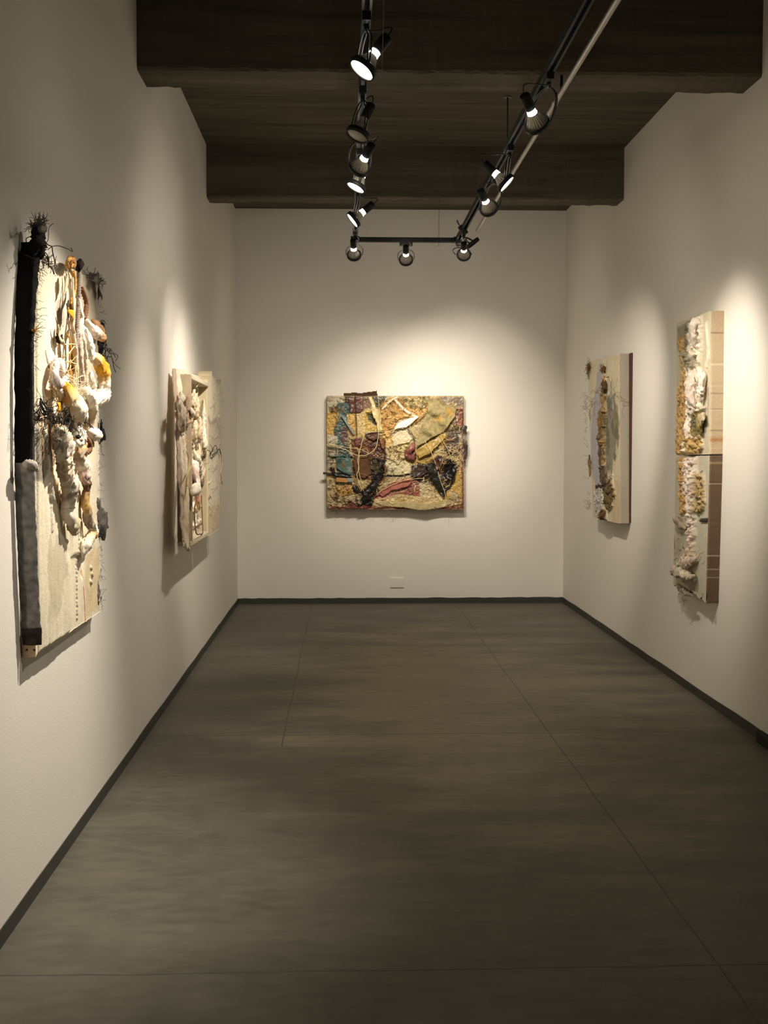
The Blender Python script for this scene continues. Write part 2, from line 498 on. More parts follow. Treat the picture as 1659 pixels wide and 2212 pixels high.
def track_light(px, py, y, rail_x, aim, label, lit=True, power=40, angle=55, blend=1.0, spill=0.0, adapter_dy=0.0, rail_y=None, axis=None, bare=False, throw=None):
    """gimbal-ring lamp on the track. ring centre at depth y; aim = the point it is turned to"""
    C = Vector(tuple(on_plane(1, y, px, py)))
    d = (Vector(aim)-C).normalized()
    ax = C.x if rail_x is None else rail_x
    ay = y+adapter_dy if rail_y is None else rail_y
    A = Vector((ax, ay, ZT))
    t = thing('track_light', A, label, 'spotlight', 'track lamps')
    c = C-A
    # adapter on the rail and stem
    bm = bmesh.new()
    along_x = rail_y is not None
    lo, hi = ((-.05, -.016, -.03), (.05, .016, .004)) if along_x else ((-.016, -.05, -.03), (.016, .05, .004))
    add_box(bm, lo, hi, .003)
    bm_obj('adapter', bm, M['black_metal'], t)
    v, f = lathe([(.0001, 0), (.010, 0), (.010, .03), (.0001, .03)], 14, Matrix.Translation((0, 0, -.055)))
    mesh_from('stem', v, f, M['black_metal'], t, True)
    a = d.cross(Vector((0, 0, 1))).normalized() if axis is None else Vector(axis).normalized()
    a = (a - d*a.dot(d)).normalized()
    b = a.cross(Vector((0, 0, 1))); b = b.normalized() if b.length > .05 else Vector((0, 1, 0))
    R = .0535
    S = Vector((0, 0, -.050))
    down = (c-S); h = down.length
    for s in (-1, 1):
        parts = []
        for k in (-1, 1):
            off = b*(.0065*k)
            pts = [S+off*.6, S+a*(s*.022)+down*.06+off, S+a*(s*.052)+down*.30+off, S+a*(s*(R+.009))+down*.62+off, c+a*(s*(R+.006))+off*.4]
            parts.append(sweep(smooth_line(pts, 5), .0030, 6))
        v, f = join_geo(parts)
        mesh_from('yoke', v, f, M['black_metal'], t, True)
    Mx = Matrix.Translation(c) @ d.to_track_quat('-Z', 'Y').to_matrix().to_4x4()    # local -Z looks along the beam
    v, f = lathe([(.0475, -.012), (R, -.014), (R+.002, 0), (R, .012), (.0475, .010), (.0475, -.012)], 32, Mx)
    mesh_from('ring', v, f, M['black_metal'], t, True)
    if not bare:
        v, f = lathe([(.0472, -.008), (.0474, 0), (.044, .012), (.034, .032), (.026, .048), (.0215, .058)], 32)
        bulb = mesh_from('bulb', v, f, M['reflector'], t, True)
        bulb.matrix_local = Mx
        v, f = lathe([(.0001, -.0125), (.015, -.012), (.030, -.0105), (.042, -.008), (.0468, -.0055)], 32)
        mesh_from('lens', v, f, M['lens_on' if lit else 'lens_off'], bulb, True)
        v, f = lathe([(.0218, .056), (.0195, .064), (.0185, .074), (.0185, .086)], 24)
        mesh_from('neck', v, f, M['neck_on' if lit else 'neck_off'], bulb, True)
    v, f = lathe([(.0001, .080), (.0205, .080), (.0225, .084), (.0225, .148), (.019, .154), (.0001, .154)], 24, Mx)
    mesh_from('socket', v, f, M['black_metal'], t, True)
    e = Mx @ Vector((0, 0, .152))
    out = (Mx.to_3x3() @ Vector((0, 0, 1)))
    pts = [e, e+out*.03+a*.006, e+out*.03+a*.02+Vector((0, 0, .02)), (e+S)/2+a*.035+Vector((0, 0, .02)), S+a*.008+Vector((0, 0, .012))]
    v, f = sweep(smooth_line(pts, 6), .0026, 6)
    mesh_from('cord', v, f, M['black_metal'], t, True)
    if lit:
        p = c+d*.016
        light('beam', t, p, d if throw is None else Vector(throw)-C, power, angle, blend)
        if spill > 0:
            light('spill', t, p, d, spill, 150, 1.0, .03)
    return t

track_light(785, 147, 4.33, XA, (XL, 4.0, 1.35), 'nearest lit lamp on the left-hand rail, its big bright face toward the viewer', power=235, angle=68, spill=4, throw=(XL, 4.05, .85))
track_light(773, 290, 5.19, XA, (-.5, 4.9, 1.6), 'unlit dark lamp on the left-hand rail, just behind the nearest lit one', lit=False)
track_light(776, 362, 5.83, XA, (XL, 8.0, 1.35), 'lamp with glowing neck above the narrow lit face on the left-hand rail', power=140, angle=52, spill=14)
track_light(770, 402, 6.24, XA, (XL, 5.95, .75), 'lamp with a narrow tilted bright face, middle of the left-hand rail', power=55, angle=66, spill=7)
track_light(764, 474, 7.11, XA, (XL, 7.0, 2.0), 'farthest bright oval lamp face on the left-hand rail, before the pale back wall', power=70, angle=64, spill=8, throw=(XL, 7.8, 1.35))
track_light(765, 551, 8.74, XA, (.25, YB, 1.1), 'small lamp hanging at the left corner of the track, aimed at the back wall', power=58, angle=74, spill=14)
track_light(877, 561, YX, None, (.62, YB, 1.55), 'small lamp hanging from the middle of the cross rail', power=108, angle=58, rail_y=YX, spill=14, axis=(1, 0, 0))
track_light(1002, 550, 8.86, XC, (1.16, YB, 1.95), 'lamp hanging at the right corner of the track with dark ring and glowing neck', power=110, angle=46, spill=14)
track_light(1021, 525, 8.45, XC, (1.7, 8.45, 1.98), 'empty black lamp holder at the far end of the right-hand rail', lit=False, axis=(0, 1, 0), bare=True)
track_light(1056, 450, 6.75, XC, (XR, 9.2, 1.35), 'lamp with a glowing neck against the far beam on the right-hand rail', power=160, angle=54, spill=14)
track_light(1092, 395, 6.13, XC, (XR, 5.88, 1.65), 'only lamp on the right-hand rail showing its bright tilted face', power=80, angle=50, spill=6, throw=(XR, 6.38, 1.75))
track_light(1160, 268, 4.97, XC, (XR, 6.9, 1.2), 'nearest lamp on the right-hand rail, seen from behind with a round glowing neck', power=115, angle=58, spill=0)
# one more lamp on the right-hand rail, nearer than the picture shows, turned across the room to the near left relief
def place_off():
    global on_plane
    keep = on_plane
    on_plane = lambda axis, value, x, y: np.array([XC, 3.25, 2.90])
    track_light(0, 0, 3.25, XC, (XL, 3.95, 1.0), 'lit lamp on the right-hand rail turned across the room to the near left relief', power=38, angle=60, spill=0)
    on_plane = keep
place_off()
# ================================================================== kit for the wall reliefs
from mathutils import noise as mnoise

def c(r, g, b):
    """0-255 sRGB -> linear"""
    a = np.array([r, g, b])/255.0
    return np.where(a <= .04045, a/12.92, ((a+.055)/1.055)**2.4)

def vnoise(U, V, scale, seed, octaves=4, rough=.5):
    """smooth value noise 0..1 on arrays (metres), scale = cells per metre"""
    tot = np.zeros_like(U); amp = 1.0; s = 0.0
    for o in range(octaves):
        rng = np.random.RandomState(seed*31+o)
        G = rng.rand(64, 64)
        x = U*scale*2**o + rng.rand()*64; y = V*scale*2**o + rng.rand()*64
        xi = np.floor(x).astype(int); yi = np.floor(y).astype(int)
        fx = x-xi; fy = y-yi
        fx = fx*fx*(3-2*fx); fy = fy*fy*(3-2*fy)
        a = G[yi % 64, xi % 64]; b = G[yi % 64, (xi+1) % 64]; cc = G[(yi+1) % 64, xi % 64]; d = G[(yi+1) % 64, (xi+1) % 64]
        tot += amp*((a*(1-fx)+b*fx)*(1-fy)+(cc*(1-fx)+d*fx)*fy); s += amp; amp *= rough
    return tot/s

def sdf_poly(U, V, poly):
    """signed distance (negative inside)"""
    P = np.asarray(poly); n = len(P)
    d = np.full(U.shape, 1e9); inside = np.zeros(U.shape, dtype=bool)
    for i in range(n):
        ax, ay = P[i]; bx, by = P[(i+1) % n]
        ex, ey = bx-ax, by-ay
        wx, wy = U-ax, V-ay
        t = np.clip((wx*ex+wy*ey)/(ex*ex+ey*ey+1e-12), 0, 1)
        d = np.minimum(d, (wx-ex*t)**2+(wy-ey*t)**2)
        cond = ((ay > V) != (by > V)) & (U < (bx-ax)*(V-ay)/(by-ay+1e-12)+ax)
        inside ^= cond
    d = np.sqrt(d)
    return np.where(inside, -d, d)

def dist_line(U, V, line):
    P = np.asarray(line); d = np.full(U.shape, 1e9)
    for i in range(len(P)-1):
        ax, ay = P[i]; ex, ey = P[i+1]-P[i]
        wx, wy = U-ax, V-ay
        t = np.clip((wx*ex+wy*ey)/(ex*ex+ey*ey+1e-12), 0, 1)
        d = np.minimum(d, (wx-ex*t)**2+(wy-ey*t)**2)
    return np.sqrt(d)

def ss(x):
    x = np.clip(x, 0, 1); return x*x*(3-2*x)

class Art:
    """a wall relief. local x runs along the wall as the viewer faces it, local -y comes out of the wall, z is up"""
    def __init__(self, axis, wall, sign, rotz, base, label, name='relief_painting', category='artwork'):
        self.axis, self.wall, self.sign = axis, wall, sign       # sign: direction out of the wall along axis
        self.root = thing(name, base, label, category, None, rotz)
        self.base = np.array(base)
        self.cs, self.sn = math.cos(rotz), math.sin(rotz)
        self.rng = np.random.RandomState(int(abs(base[1]*100)) % 9999)
        self.w0, self.k = 0.0, 1.0                               # parts stand w0 + k (w - w0) off the wall
    def loc(self, p):
        q = np.asarray(p)-self.base
        return np.array([self.cs*q[0]+self.sn*q[1], -self.sn*q[0]+self.cs*q[1], q[2]])
    def at(self, x, y, w):
        """photo point x, y on the plane w metres in front of the wall -> local (u, -w, v)"""
        return self.loc(on_plane(self.axis, self.wall+self.sign*w, x, y))
    def uv(self, pts, w):
        return np.array([self.at(x, y, w)[[0, 2]] for x, y in pts])
    def line(self, pts, w=None, sub=6):
        """pts: (x, y) or (x, y, w)"""
        ws = [p[2] if len(p) > 2 else w for p in pts]
        ws = [x if x < self.w0 else self.w0+self.k*(x-self.w0) for x in ws]
        return smooth_line([self.at(p[0], p[1], x) for p, x in zip(pts, ws)], sub)

    # ---- solid parts
    def tube(self, name, pts, w, r, mat, sub=6, seg=6, jit=0.0, parent=None, flat=1.0, label=None):
        L = np.array(self.line(pts, w, sub))
        if jit > 0:
            L = L + np.stack([np.interp(np.arange(len(L)), np.arange(0, len(L)+3, 3), self.rng.uniform(-jit, jit, len(range(0, len(L)+3, 3)))) for _ in range(3)], 1)
        rr = r
        if not np.isscalar(r):
            rr = np.interp(np.linspace(0, 1, len(L)), np.linspace(0, 1, len(r)), r)
        v, f = sweep(L, rr, seg, flat)
        o = mesh_from(name, v, f, mat, parent or self.root, True)
        if label: o['label'] = label
        return o
    def rope(self, name, pts, w, r, mat, strands=3, pitch=None, sub=8, label=None, parent=None):
        L = np.array(self.line(pts, w, sub))
        seglen = np.r_[0, np.cumsum(np.linalg.norm(np.diff(L, axis=0), axis=1))]
        tot = seglen[-1]; pitch = pitch or r*5
        n = max(12, int(tot/(pitch/9)))
        s = np.linspace(0, tot, n)
        C = np.stack([np.interp(s, seglen, L[:, k]) for k in range(3)], 1)
        T = np.gradient(C, axis=0)
        parts = []
        for q in range(strands):
            P = []
            for i in range(n):
                a, b = frame_of(T[i])
                ph = 2*math.pi*(s[i]/pitch+q/strands)
                P.append(C[i]+(a*math.cos(ph)+b*math.sin(ph))*r*.5)
            parts.append(sweep(P, r*.58, 6))
        v, f = join_geo(parts)
        o = mesh_from(name, v, f, mat, parent or self.root, True)
        if label: o['label'] = label
        return o
    def lump(self, name, pts, radii, cols, mat, w=.09, seg=30, sub=9, amp=.35, freq=28., flat=.75, fine=.25, parent=None, label=None, seed=0, crease=.35):
        """soft folded cloth or plaster along pts: radius and colour given at each point, surface creased by noise"""
        L0 = np.array(self.line(pts, w, sub))
        sl = np.r_[0, np.cumsum(np.linalg.norm(np.diff(L0, axis=0), axis=1))]
        n = int(min(150, max(16, sl[-1]/.0045)))
        L = np.stack([np.interp(np.linspace(0, sl[-1], n), sl, L0[:, k]) for k in range(3)], 1)
        seed = seed or (int(abs(pts[0][0]*7+pts[0][1]*13)) % 97)
        t = np.linspace(0, 1, len(radii)); x = np.linspace(0, 1, n)
        R = np.interp(x, t, radii)
        Rm = float(np.mean(R))
        e = np.minimum(x, 1-x)*sl[-1]/(Rm*.9+1e-6)
        R = R*np.sqrt(np.clip(e, .06, 1)*(2-np.clip(e, .06, 1)))
        V, F = sweep(L, R, seg, 1.0)
        V = np.array(V)
        Ci = np.repeat(L, seg, axis=0)
        d = V-Ci
        d[:, 1] *= flat
        cx = np.linspace(0, len(cols)-1, n)
        ca = np.stack([np.interp(cx, np.arange(len(cols)), np.array(cols)[:, k]) for k in range(3)], 1) if len(cols) > 1 else np.repeat(np.array(cols), n, 0)
        VC = np.repeat(ca, seg, axis=0)
        f1 = .55/Rm
        nz = mnoise.noise
        for i in range(len(V)):
            p = Ci[i]+d[i]
            q = Vector((p[0]*f1+seed*3.3, p[1]*f1, p[2]*f1*.62))
            k = nz(q)*amp*1.25
            k += (.32-abs(nz(q*2.1+Vector((5, 2, 8)))*1.7))*crease*1.1
            k += (.30-abs(nz(q*4.7+Vector((1, 7, 3)))*1.6))*crease*.55
            k += nz(q*10.5)*fine*.45
            V[i] = Ci[i]+d[i]*max(.25, 1+k)
            VC[i] = VC[i]*(1+.28*nz(q*1.3+Vector((3, 1, 8)))+.22*nz(q*6+Vector((8, 1, 2))))
        V[:, 1] = np.minimum(V[:, 1], -.004)
        o = mesh_from(name, V, F, mat, parent or self.root, True, cols=np.clip(VC, 0.004, .95))
        if label: o['label'] = label
        return o
    def sheet(self, name, poly, w, mat, col, res=.006, folds=(.008, 12, 0.0), fray=.004, thick=.003, tilt=None, parent=None, label=None, seed=1, spots=(), colvar=.25, drape=None):
        """thin cloth or card cut to a ragged outline, standing w in front of the wall, with soft folds"""
        P = self.uv(poly, w)
        lo, hi = P.min(0)-.01, P.max(0)+.01
        nu, nv = max(6, int((hi[0]-lo[0])/res)), max(6, int((hi[1]-lo[1])/res))
        U, V = np.meshgrid(np.linspace(lo[0], hi[0], nu), np.linspace(lo[1], hi[1], nv))
        jx = (vnoise(U, V, 60, seed, 3)-.5)*fray*3; jy = (vnoise(U, V, 60, seed+1, 3)-.5)*fray*3
        D = sdf_poly(U+jx, V+jy, P)
        keep = D < 0
        amp, fr, ang = folds
        ca, sa = math.cos(ang), math.sin(ang)
        A = (U*ca+V*sa)*fr + (vnoise(U, V, 7, seed+2, 3)-.5)*6
        W = w + amp*np.sin(A) + (vnoise(U, V, 22, seed+3, 4)-.5)*amp*1.6
        if tilt: W = W + tilt[0]*(U-P[:, 0].mean()) + tilt[1]*(V-P[:, 1].mean())
        if drape is not None: W = W + drape*np.exp(-np.abs(D)/.02)
        C = np.empty(U.shape+(3,)); C[:] = col
        C *= (1+colvar*2*(vnoise(U, V, 14, seed+4, 5, .65)-.5))[..., None]
        C *= (1+.7*(vnoise(U, V, 60, seed+8, 4, .65)-.5))[..., None]
        W = W + .006*(vnoise(U, V, 55, seed+9, 4, .6)-.5)
        for sx, sy, rad, sc in spots:
            p = self.at(sx, sy, w)
            m = ss(1-np.sqrt((U-p[0])**2+(V-p[2])**2)/rad+(vnoise(U, V, 30, seed+6)-.5))[..., None]
            C = C*(1-m)+np.array(sc)*m
        idx = np.arange(nu*nv).reshape(nv, nu)
        q = np.stack([idx[:-1, :-1], idx[:-1, 1:], idx[1:, 1:], idx[1:, :-1]], -1).reshape(-1, 4)
        ok = keep.ravel()[q].sum(1) >= 3
        q = q[ok]
        used = np.unique(q); remap = -np.ones(nu*nv, int); remap[used] = np.arange(len(used))
        X = np.stack([U.ravel(), -W.ravel(), V.ravel()], 1)[used]
        o = mesh_from(name, X, remap[q], mat, parent or self.root, True, cols=np.clip(C.reshape(-1, 3)[used], 0, 1))
        sm = o.modifiers.new('thickness', 'SOLIDIFY'); sm.thickness = thick; sm.offset = 0
        if label: o['label'] = label
        return o
    def hairs(self, name, spots, mat, n, length, r=.0009, bias=(0, -.3, -.5), spread=1.0, curl=.5, parent=None, label=None, w=.06):
        """frayed threads rooted along a polyline"""
        L = np.array(self.line(spots, w, 8)); parts = []
        for _ in range(n):
            p = L[self.rng.randint(len(L))] + self.rng.uniform(-.006, .006, 3)
            d = np.array(bias)+self.rng.normal(0, spread, 3); d /= np.linalg.norm(d)
            ln = length*self.rng.uniform(.35, 1.25); pts = [p]
            for k in range(5):
                d = d+self.rng.normal(0, curl, 3)*.6; d /= np.linalg.norm(d)
                p = p+d*ln/5
                p = np.array([p[0], min(p[1], -.004), p[2]])
                pts.append(p)
            parts.append(sweep(smooth_line(pts, 3), r, 4))
        v, f = join_geo(parts)
        o = mesh_from(name, v, f, mat, parent or self.root, False)
        o['kind'] = 'stuff'
        if label: o['label'] = label
        return o
    def tangle(self, name, path, width, depth, mat, n, r=.0016, w=.08, length=.12, parent=None, label=None):
        """snarl of wire or thread along a path"""
        L = np.array(self.line(path, w, 8)); parts = []
        for _ in range(n):
            i = self.rng.randint(len(L)); p = L[i]+self.rng.normal(0, 1, 3)*np.array([width, depth, width])*.5
            t = L[min(i+1, len(L)-1)]-L[max(i-1, 0)]; d = t/(np.linalg.norm(t)+1e-9)*self.rng.choice([-1, 1])+self.rng.normal(0, .6, 3)
            pts = [p]
            for k in range(6):
                d = d/np.linalg.norm(d)+self.rng.normal(0, .7, 3)
                d[1] *= .6
                p = p+d/np.linalg.norm(d)*length/6
                p = np.array([p[0], min(p[1], -.01), p[2]])
                pts.append(p)
            parts.append(sweep(smooth_line(pts, 4), r*self.rng.uniform(.6, 1.4), 5))
        v, f = join_geo(parts)
        o = mesh_from(name, v, f, mat, parent or self.root, True)
        o['kind'] = 'stuff'
        if label: o['label'] = label
        return o

class Field:
    """painted and built-up front of a panel: a fine grid with height and pigment"""
    def __init__(self, art, corners, w, res=.004, ragged=(0, 0, 0, 0), rag_scale=25, seed=1):
        """corners: photo points TL, TR, BR, BL on the plane w before the wall; ragged: left, right, bottom, top"""
        self.a, self.w = art, w
        TL, TR, BR, BL = [art.at(x, y, w)[[0, 2]] for x, y in corners]
        nu = int(max(np.linalg.norm(TR-TL), np.linalg.norm(BR-BL))/res); nv = int(max(np.linalg.norm(TL-BL), np.linalg.norm(TR-BR))/res)
        s, t = np.meshgrid(np.linspace(0, 1, nu), np.linspace(0, 1, nv))      # t 0 = bottom
        self.s, self.t = s, t
        U = (BL[0]*(1-s)+BR[0]*s)*(1-t)+(TL[0]*(1-s)+TR[0]*s)*t
        V = (BL[1]*(1-s)+BR[1]*s)*(1-t)+(TL[1]*(1-s)+TR[1]*s)*t
        l, r, b, tp = ragged
        nl = vnoise(V, V*0, rag_scale, seed+11, 4, .6)-.5; nr = vnoise(V, V*0+3, rag_scale, seed+12, 4, .6)-.5
        nb = vnoise(U, U*0+5, rag_scale, seed+13, 4, .6)-.5; nt_ = vnoise(U, U*0+7, rag_scale, seed+14, 4, .6)-.5
        self.U = U + 2*l*nl*(1-s)**8 + 2*r*nr*s**8
        self.V = V + 2*b*nb*(1-t)**8 + 2*tp*nt_*t**8
        self.H = np.zeros_like(U)
        self.C = np.zeros(U.shape+(3,)); self.seed = seed
        self.nu, self.nv = nu, nv
    def fill(self, col, var=.15, scale=6, stretch=1.0):
        self.C[:] = col
        self.C *= (1+2*var*(vnoise(self.U, self.V*stretch, scale, self.seed+1, 6, .65)-.5))[..., None]
    def mask(self, pts, feather=.008, wob=.012, wscale=16, seed=0):
        sd = self.seed+100+seed
        P = self.a.uv(pts, self.w)
        jx = (vnoise(self.U, self.V, wscale, sd, 4, .6)-.5)*2*wob; jy = (vnoise(self.U, self.V, wscale, sd+1, 4, .6)-.5)*2*wob
        return ss(.5-sdf_poly(self.U+jx, self.V+jy, P)/(2*feather))
    def poly(self, pts, col, h=0.0, feather=.008, wob=.012, var=.3, vscale=18, a=1.0, seed=0, rough=0.0, rscale=40, col2=None, dome=None):
        seed = seed or (hash(tuple(map(tuple, pts))) % 900)
        m = self.mask(pts, feather, wob, seed=seed)*a
        n = vnoise(self.U, self.V, vscale, self.seed+seed+5, 5, .65)
        cc = np.array(col)*(1+2*var*(n-.5))[..., None]
        if col2 is not None:
            k = ss((vnoise(self.U, self.V, vscale*.8, self.seed+seed+9, 5, .6)-.45)*6)[..., None]
            cc = cc*(1-k)+np.array(col2)*(1+2*var*(n-.5))[..., None]*k
        self.C = self.C*(1-m[..., None])+cc*m[..., None]
        self.H += m*h
        if rough: self.H += m*rough*(vnoise(self.U, self.V, rscale, self.seed+seed+7, 4, .6)-.35)*2
    def stroke(self, pts, width, col, h=0.0, feather=.004, wob=.005, var=.3, a=1.0, seed=0, smooth=True):
        seed = seed or (hash(tuple(map(tuple, pts))) % 900)
        L = self.a.uv(pts, self.w)
        if smooth and len(L) > 2: L = np.array([p[:2] for p in smooth_line([np.r_[q, 0] for q in L], 5)])
        jx = (vnoise(self.U, self.V, 25, self.seed+seed, 4, .6)-.5)*2*wob; jy = (vnoise(self.U, self.V, 25, self.seed+seed+1, 4, .6)-.5)*2*wob
        m = ss(.5-(dist_line(self.U+jx, self.V+jy, L)-width/2)/(2*feather))*a
        n = vnoise(self.U, self.V, 30, self.seed+seed+5, 4, .6)
        if col is not None:
            self.C = self.C*(1-m[..., None])+np.array(col)*(1+2*var*(n-.5))[..., None]*m[..., None]
        self.H += m*h
    def scatter(self, n, area, palette, length=(6, 22), width=(.004, .012), h=(-.004, .008), ang=None, seed=1, a=.85):
        """many short palette-knife marks inside an area given in photo points"""
        rng = np.random.RandomState(seed*17+self.seed)
        xs = [p[0] for p in area]; ys = [p[1] for p in area]
        P = self.a.uv(area, self.w)
        for k in range(n*3):
            if n <= 0: break
            x, y = rng.uniform(min(xs), max(xs)), rng.uniform(min(ys), max(ys))
            q = self.a.uv([(x, y)], self.w)[0]
            if sdf_poly(np.array([q[0]]), np.array([q[1]]), P)[0] > 0: continue
            n -= 1
            th = rng.uniform(0, math.pi) if ang is None else rng.normal(ang, .35)
            ln = rng.uniform(*length)
            pts = [(x, y), (x+math.cos(th)*ln*.5, y+math.sin(th)*ln*.5), (x+math.cos(th+.4)*ln, y+math.sin(th+.4)*ln)]
            L = self.a.uv(pts, self.w); wd = rng.uniform(*width)
            lo = L.min(0)-wd-.02; hi = L.max(0)+wd+.02
            sel = np.where((self.U > lo[0]) & (self.U < hi[0]) & (self.V > lo[1]) & (self.V < hi[1]))
            if len(sel[0]) == 0: continue
            U, V = self.U[sel], self.V[sel]
            jx = (vnoise(U, V, 45, k+3, 3, .6)-.5)*.016; jy = (vnoise(U, V, 45, k+4, 3, .6)-.5)*.016
            m = ss(.5-(dist_line(U+jx, V+jy, L)-wd/2)/.006)*a
            cc = np.array(palette[rng.randint(len(palette))])*rng.uniform(.75, 1.2)
            nn = vnoise(U, V, 70, k+5, 3, .6)
            self.C[sel] = self.C[sel]*(1-m[:, None])+cc*(.7+.6*nn)[:, None]*m[:, None]
            self.H[sel] += m*rng.uniform(*h)*(.5+nn)
    def bumps(self, amp, scale, octaves=5, rough=.6, m=1.0, seed=0, ridged=False):
        n = vnoise(self.U, self.V, scale, self.seed+40+seed, octaves, rough)-.5
        if ridged: n = .3-np.abs(n)*2
        self.H += amp*n*m
    def speck(self, col, dens, scale=60, m=1.0, seed=0, h=0.0):
        n = vnoise(self.U, self.V, scale, self.seed+70+seed, 3, .6)
        k = ss((n-(1-dens))*14)*m
        self.C = self.C*(1-k[..., None])+np.array(col)*k[..., None]
        self.H += k*h
    def build(self, name, mat, back=0.0, side=None, sidefn=None, parent=None, edge=.012):
        U, V, nu, nv = self.U, self.V, self.nu, self.nv
        # heights die away to the panel edge so the skirt meets it
        e = np.minimum(np.minimum(self.s, 1-self.s)*np.ptp(U), np.minimum(self.t, 1-self.t)*np.ptp(V))
        W = self.w + self.H*ss(e/edge*.9+.1)
        front = np.stack([U, -W, V], -1).reshape(-1, 3)
        idx = np.arange(nu*nv).reshape(nv, nu)
        q = np.stack([idx[:-1, :-1], idx[:-1, 1:], idx[1:, 1:], idx[1:, :-1]], -1).reshape(-1, 4)
        ring = np.r_[idx[0, :-1], idx[:-1, -1], idx[-1, :0:-1], idx[:0:-1, 0]]
        nr = len(ring); lv = 7
        Vs, Cs, F = [front], [self.C.reshape(-1, 3)], [q]
        o = nu*nv; fr = front[ring]; fc = self.C.reshape(-1, 3)[ring]
        for k in range(lv):                                    # k 0 repeats the rim so the side has its own colour
            x = fr.copy(); x[:, 1] = fr[:, 1]*(1-k/(lv-1)) - back*(k/(lv-1))
            Vs.append(x)
            if sidefn is not None: cc = sidefn(x, k/(lv-1))
            else: cc = np.tile(np.array(side if side is not None else (.6, .55, .45)), (nr, 1))
            Cs.append(cc)
            if k:
                a = o+(k-1)*nr+np.arange(nr); b = np.roll(a, -1)
                F.append(np.stack([a, a+nr, b+nr, b], -1))
            else:
                a = np.asarray(ring); b = np.roll(a, -1); a2 = o+np.arange(nr); b2 = np.roll(a2, -1)
                F.append(np.stack([a, a2, b2, b], -1))
        F = np.concatenate(F)
        o2 = mesh_from(name, np.concatenate(Vs), F, mat, parent or self.a.root, True, cols=np.clip(np.concatenate(Cs), .004, .95))
        me = o2.data
        # back board closes the panel
        return o2

M['pig'] = mat_pigment('thick_paint', .68, .3, .0014, 170)
M['pig_gloss'] = mat_pigment('varnished_paint', .33, .5, .0016, 120)
M['pig_cloth'] = mat_pigment('stiffened_cloth', .85, .15, .0012, 420)
def twine_mat(name, col, rough=.85): return mat_plain(name, col, rough, spec=.15, noise=.35, nscale=120)
M['straw'] = twine_mat('straw_twine', tuple(c(222, 200, 150)))
M['jute'] = twine_mat('jute_twine', tuple(c(196, 150, 84)))
M['cream_rope'] = twine_mat('cream_rope', tuple(c(214, 200, 172)))
M['grey_rope'] = twine_mat('grey_rope', tuple(c(140, 128, 116)))
M['brown_rope'] = twine_mat('brown_rope', tuple(c(126, 90, 64)))
M['black_thread'] = twine_mat('black_thread', (.014, .013, .013))
M['grey_thread'] = twine_mat('grey_thread', tuple(c(108, 104, 98)))
# ================================================================== painting on the back wall
bb = on_plane(1, YB, 854, 1100)
B = Art(1, YB, -1, 0.0, (bb[0], YB, bb[2]), 'mixed-media painting on the back wall with teal, ochre, black and tangled twine', 'assemblage_painting')
WB_ = .10
F_ = Field(B, ((706, 855), (1002, 855), (1002, 1100), (706, 1100)), WB_, .0033, (.003, .003, .003, .002), 18, 3)
F_.fill(c(176, 156, 108), .3, 5)
F_.bumps(.010, 9, 5, .6); F_.bumps(.006, 40, 3, .6, seed=3)
P_ = F_.poly
P_([(706, 855), (762, 855), (756, 884), (730, 890), (706, 894)], c(172, 162, 132), .002, var=.3, rough=.010, rscale=16)
P_([(712, 884), (730, 874), (738, 880), (728, 892), (714, 890)], c(112, 84, 44), .008, col2=c(70, 56, 36))
P_([(706, 892), (730, 890), (726, 934), (706, 938)], c(184, 144, 66), .002, var=.35)
P_([(728, 872), (756, 866), (760, 884), (746, 915), (752, 940), (757, 985), (760, 1030), (728, 1026), (724, 962), (722, 925), (732, 895)], c(76, 98, 94), .004, var=.4, col2=c(58, 72, 68), rough=.006)
P_([(735, 926), (748, 924), (752, 950), (738, 958)], c(104, 56, 46), .0, a=.75, wob=.02, var=.4)
P_([(708, 940), (729, 942), (729, 958), (709, 957)], c(186, 178, 156), .004, rough=.006)
P_([(706, 962), (730, 964), (728, 1012), (706, 1014)], c(158, 146, 122), .002, rough=.012, rscale=22, col2=c(96, 84, 62))
P_([(747, 895), (770, 890), (772, 942), (758, 947), (752, 915)], c(196, 158, 86), .004, var=.25)
P_([(757, 866), (784, 868), (786, 888), (758, 892)], c(104, 64, 50), .010, var=.45)
P_([(744, 856), (772, 856), (768, 870), (746, 870)], c(76, 58, 38), .004)
P_([(770, 853), (802, 855), (802, 878), (786, 882), (772, 872)], c(122, 92, 68), .004, var=.3)
P_([(770, 890), (790, 886), (790, 942), (772, 942)], c(206, 180, 118), .006, var=.25)
P_([(788, 888), (816, 880), (828, 930), (790, 934)], c(196, 164, 82), .002, var=.3)
P_([(790, 890), (806, 896), (815, 912), (811, 920), (796, 908)], c(66, 58, 26), -.004, var=.3)  # cast shadow of the fold, painted in dark olive
P_([(800, 880), (818, 884), (829, 932), (818, 934), (812, 905)], c(214, 196, 136), .022, feather=.012)
P_([(800, 856), (838, 856), (820, 882), (806, 880)], c(78, 70, 46), .0, var=.4)
P_([(795, 857), (803, 857), (834, 932), (826, 934), (806, 888)], c(226, 208, 158), .012)
P_([(820, 880), (840, 858), (930, 856), (928, 884), (915, 902), (899, 916), (884, 900), (858, 908), (838, 950), (824, 920)], c(196, 156, 92), .006, var=.45, vscale=40, rough=.026, rscale=42, col2=c(142, 108, 62))
P_([(868, 857), (928, 856), (920, 882), (886, 884), (872, 872)], c(178, 164, 118), .006, var=.5, vscale=50, rough=.020, rscale=52, col2=c(120, 104, 66))
F_.stroke([(858, 858), (842, 868), (826, 884)], .022, c(238, 226, 192), .012)
F_.stroke([(852, 862), (872, 884), (900, 902)], .026, c(242, 232, 206), .014)
P_([(842, 942), (858, 926), (880, 925), (896, 944), (884, 956), (850, 962)], c(222, 206, 170), .014, var=.12)
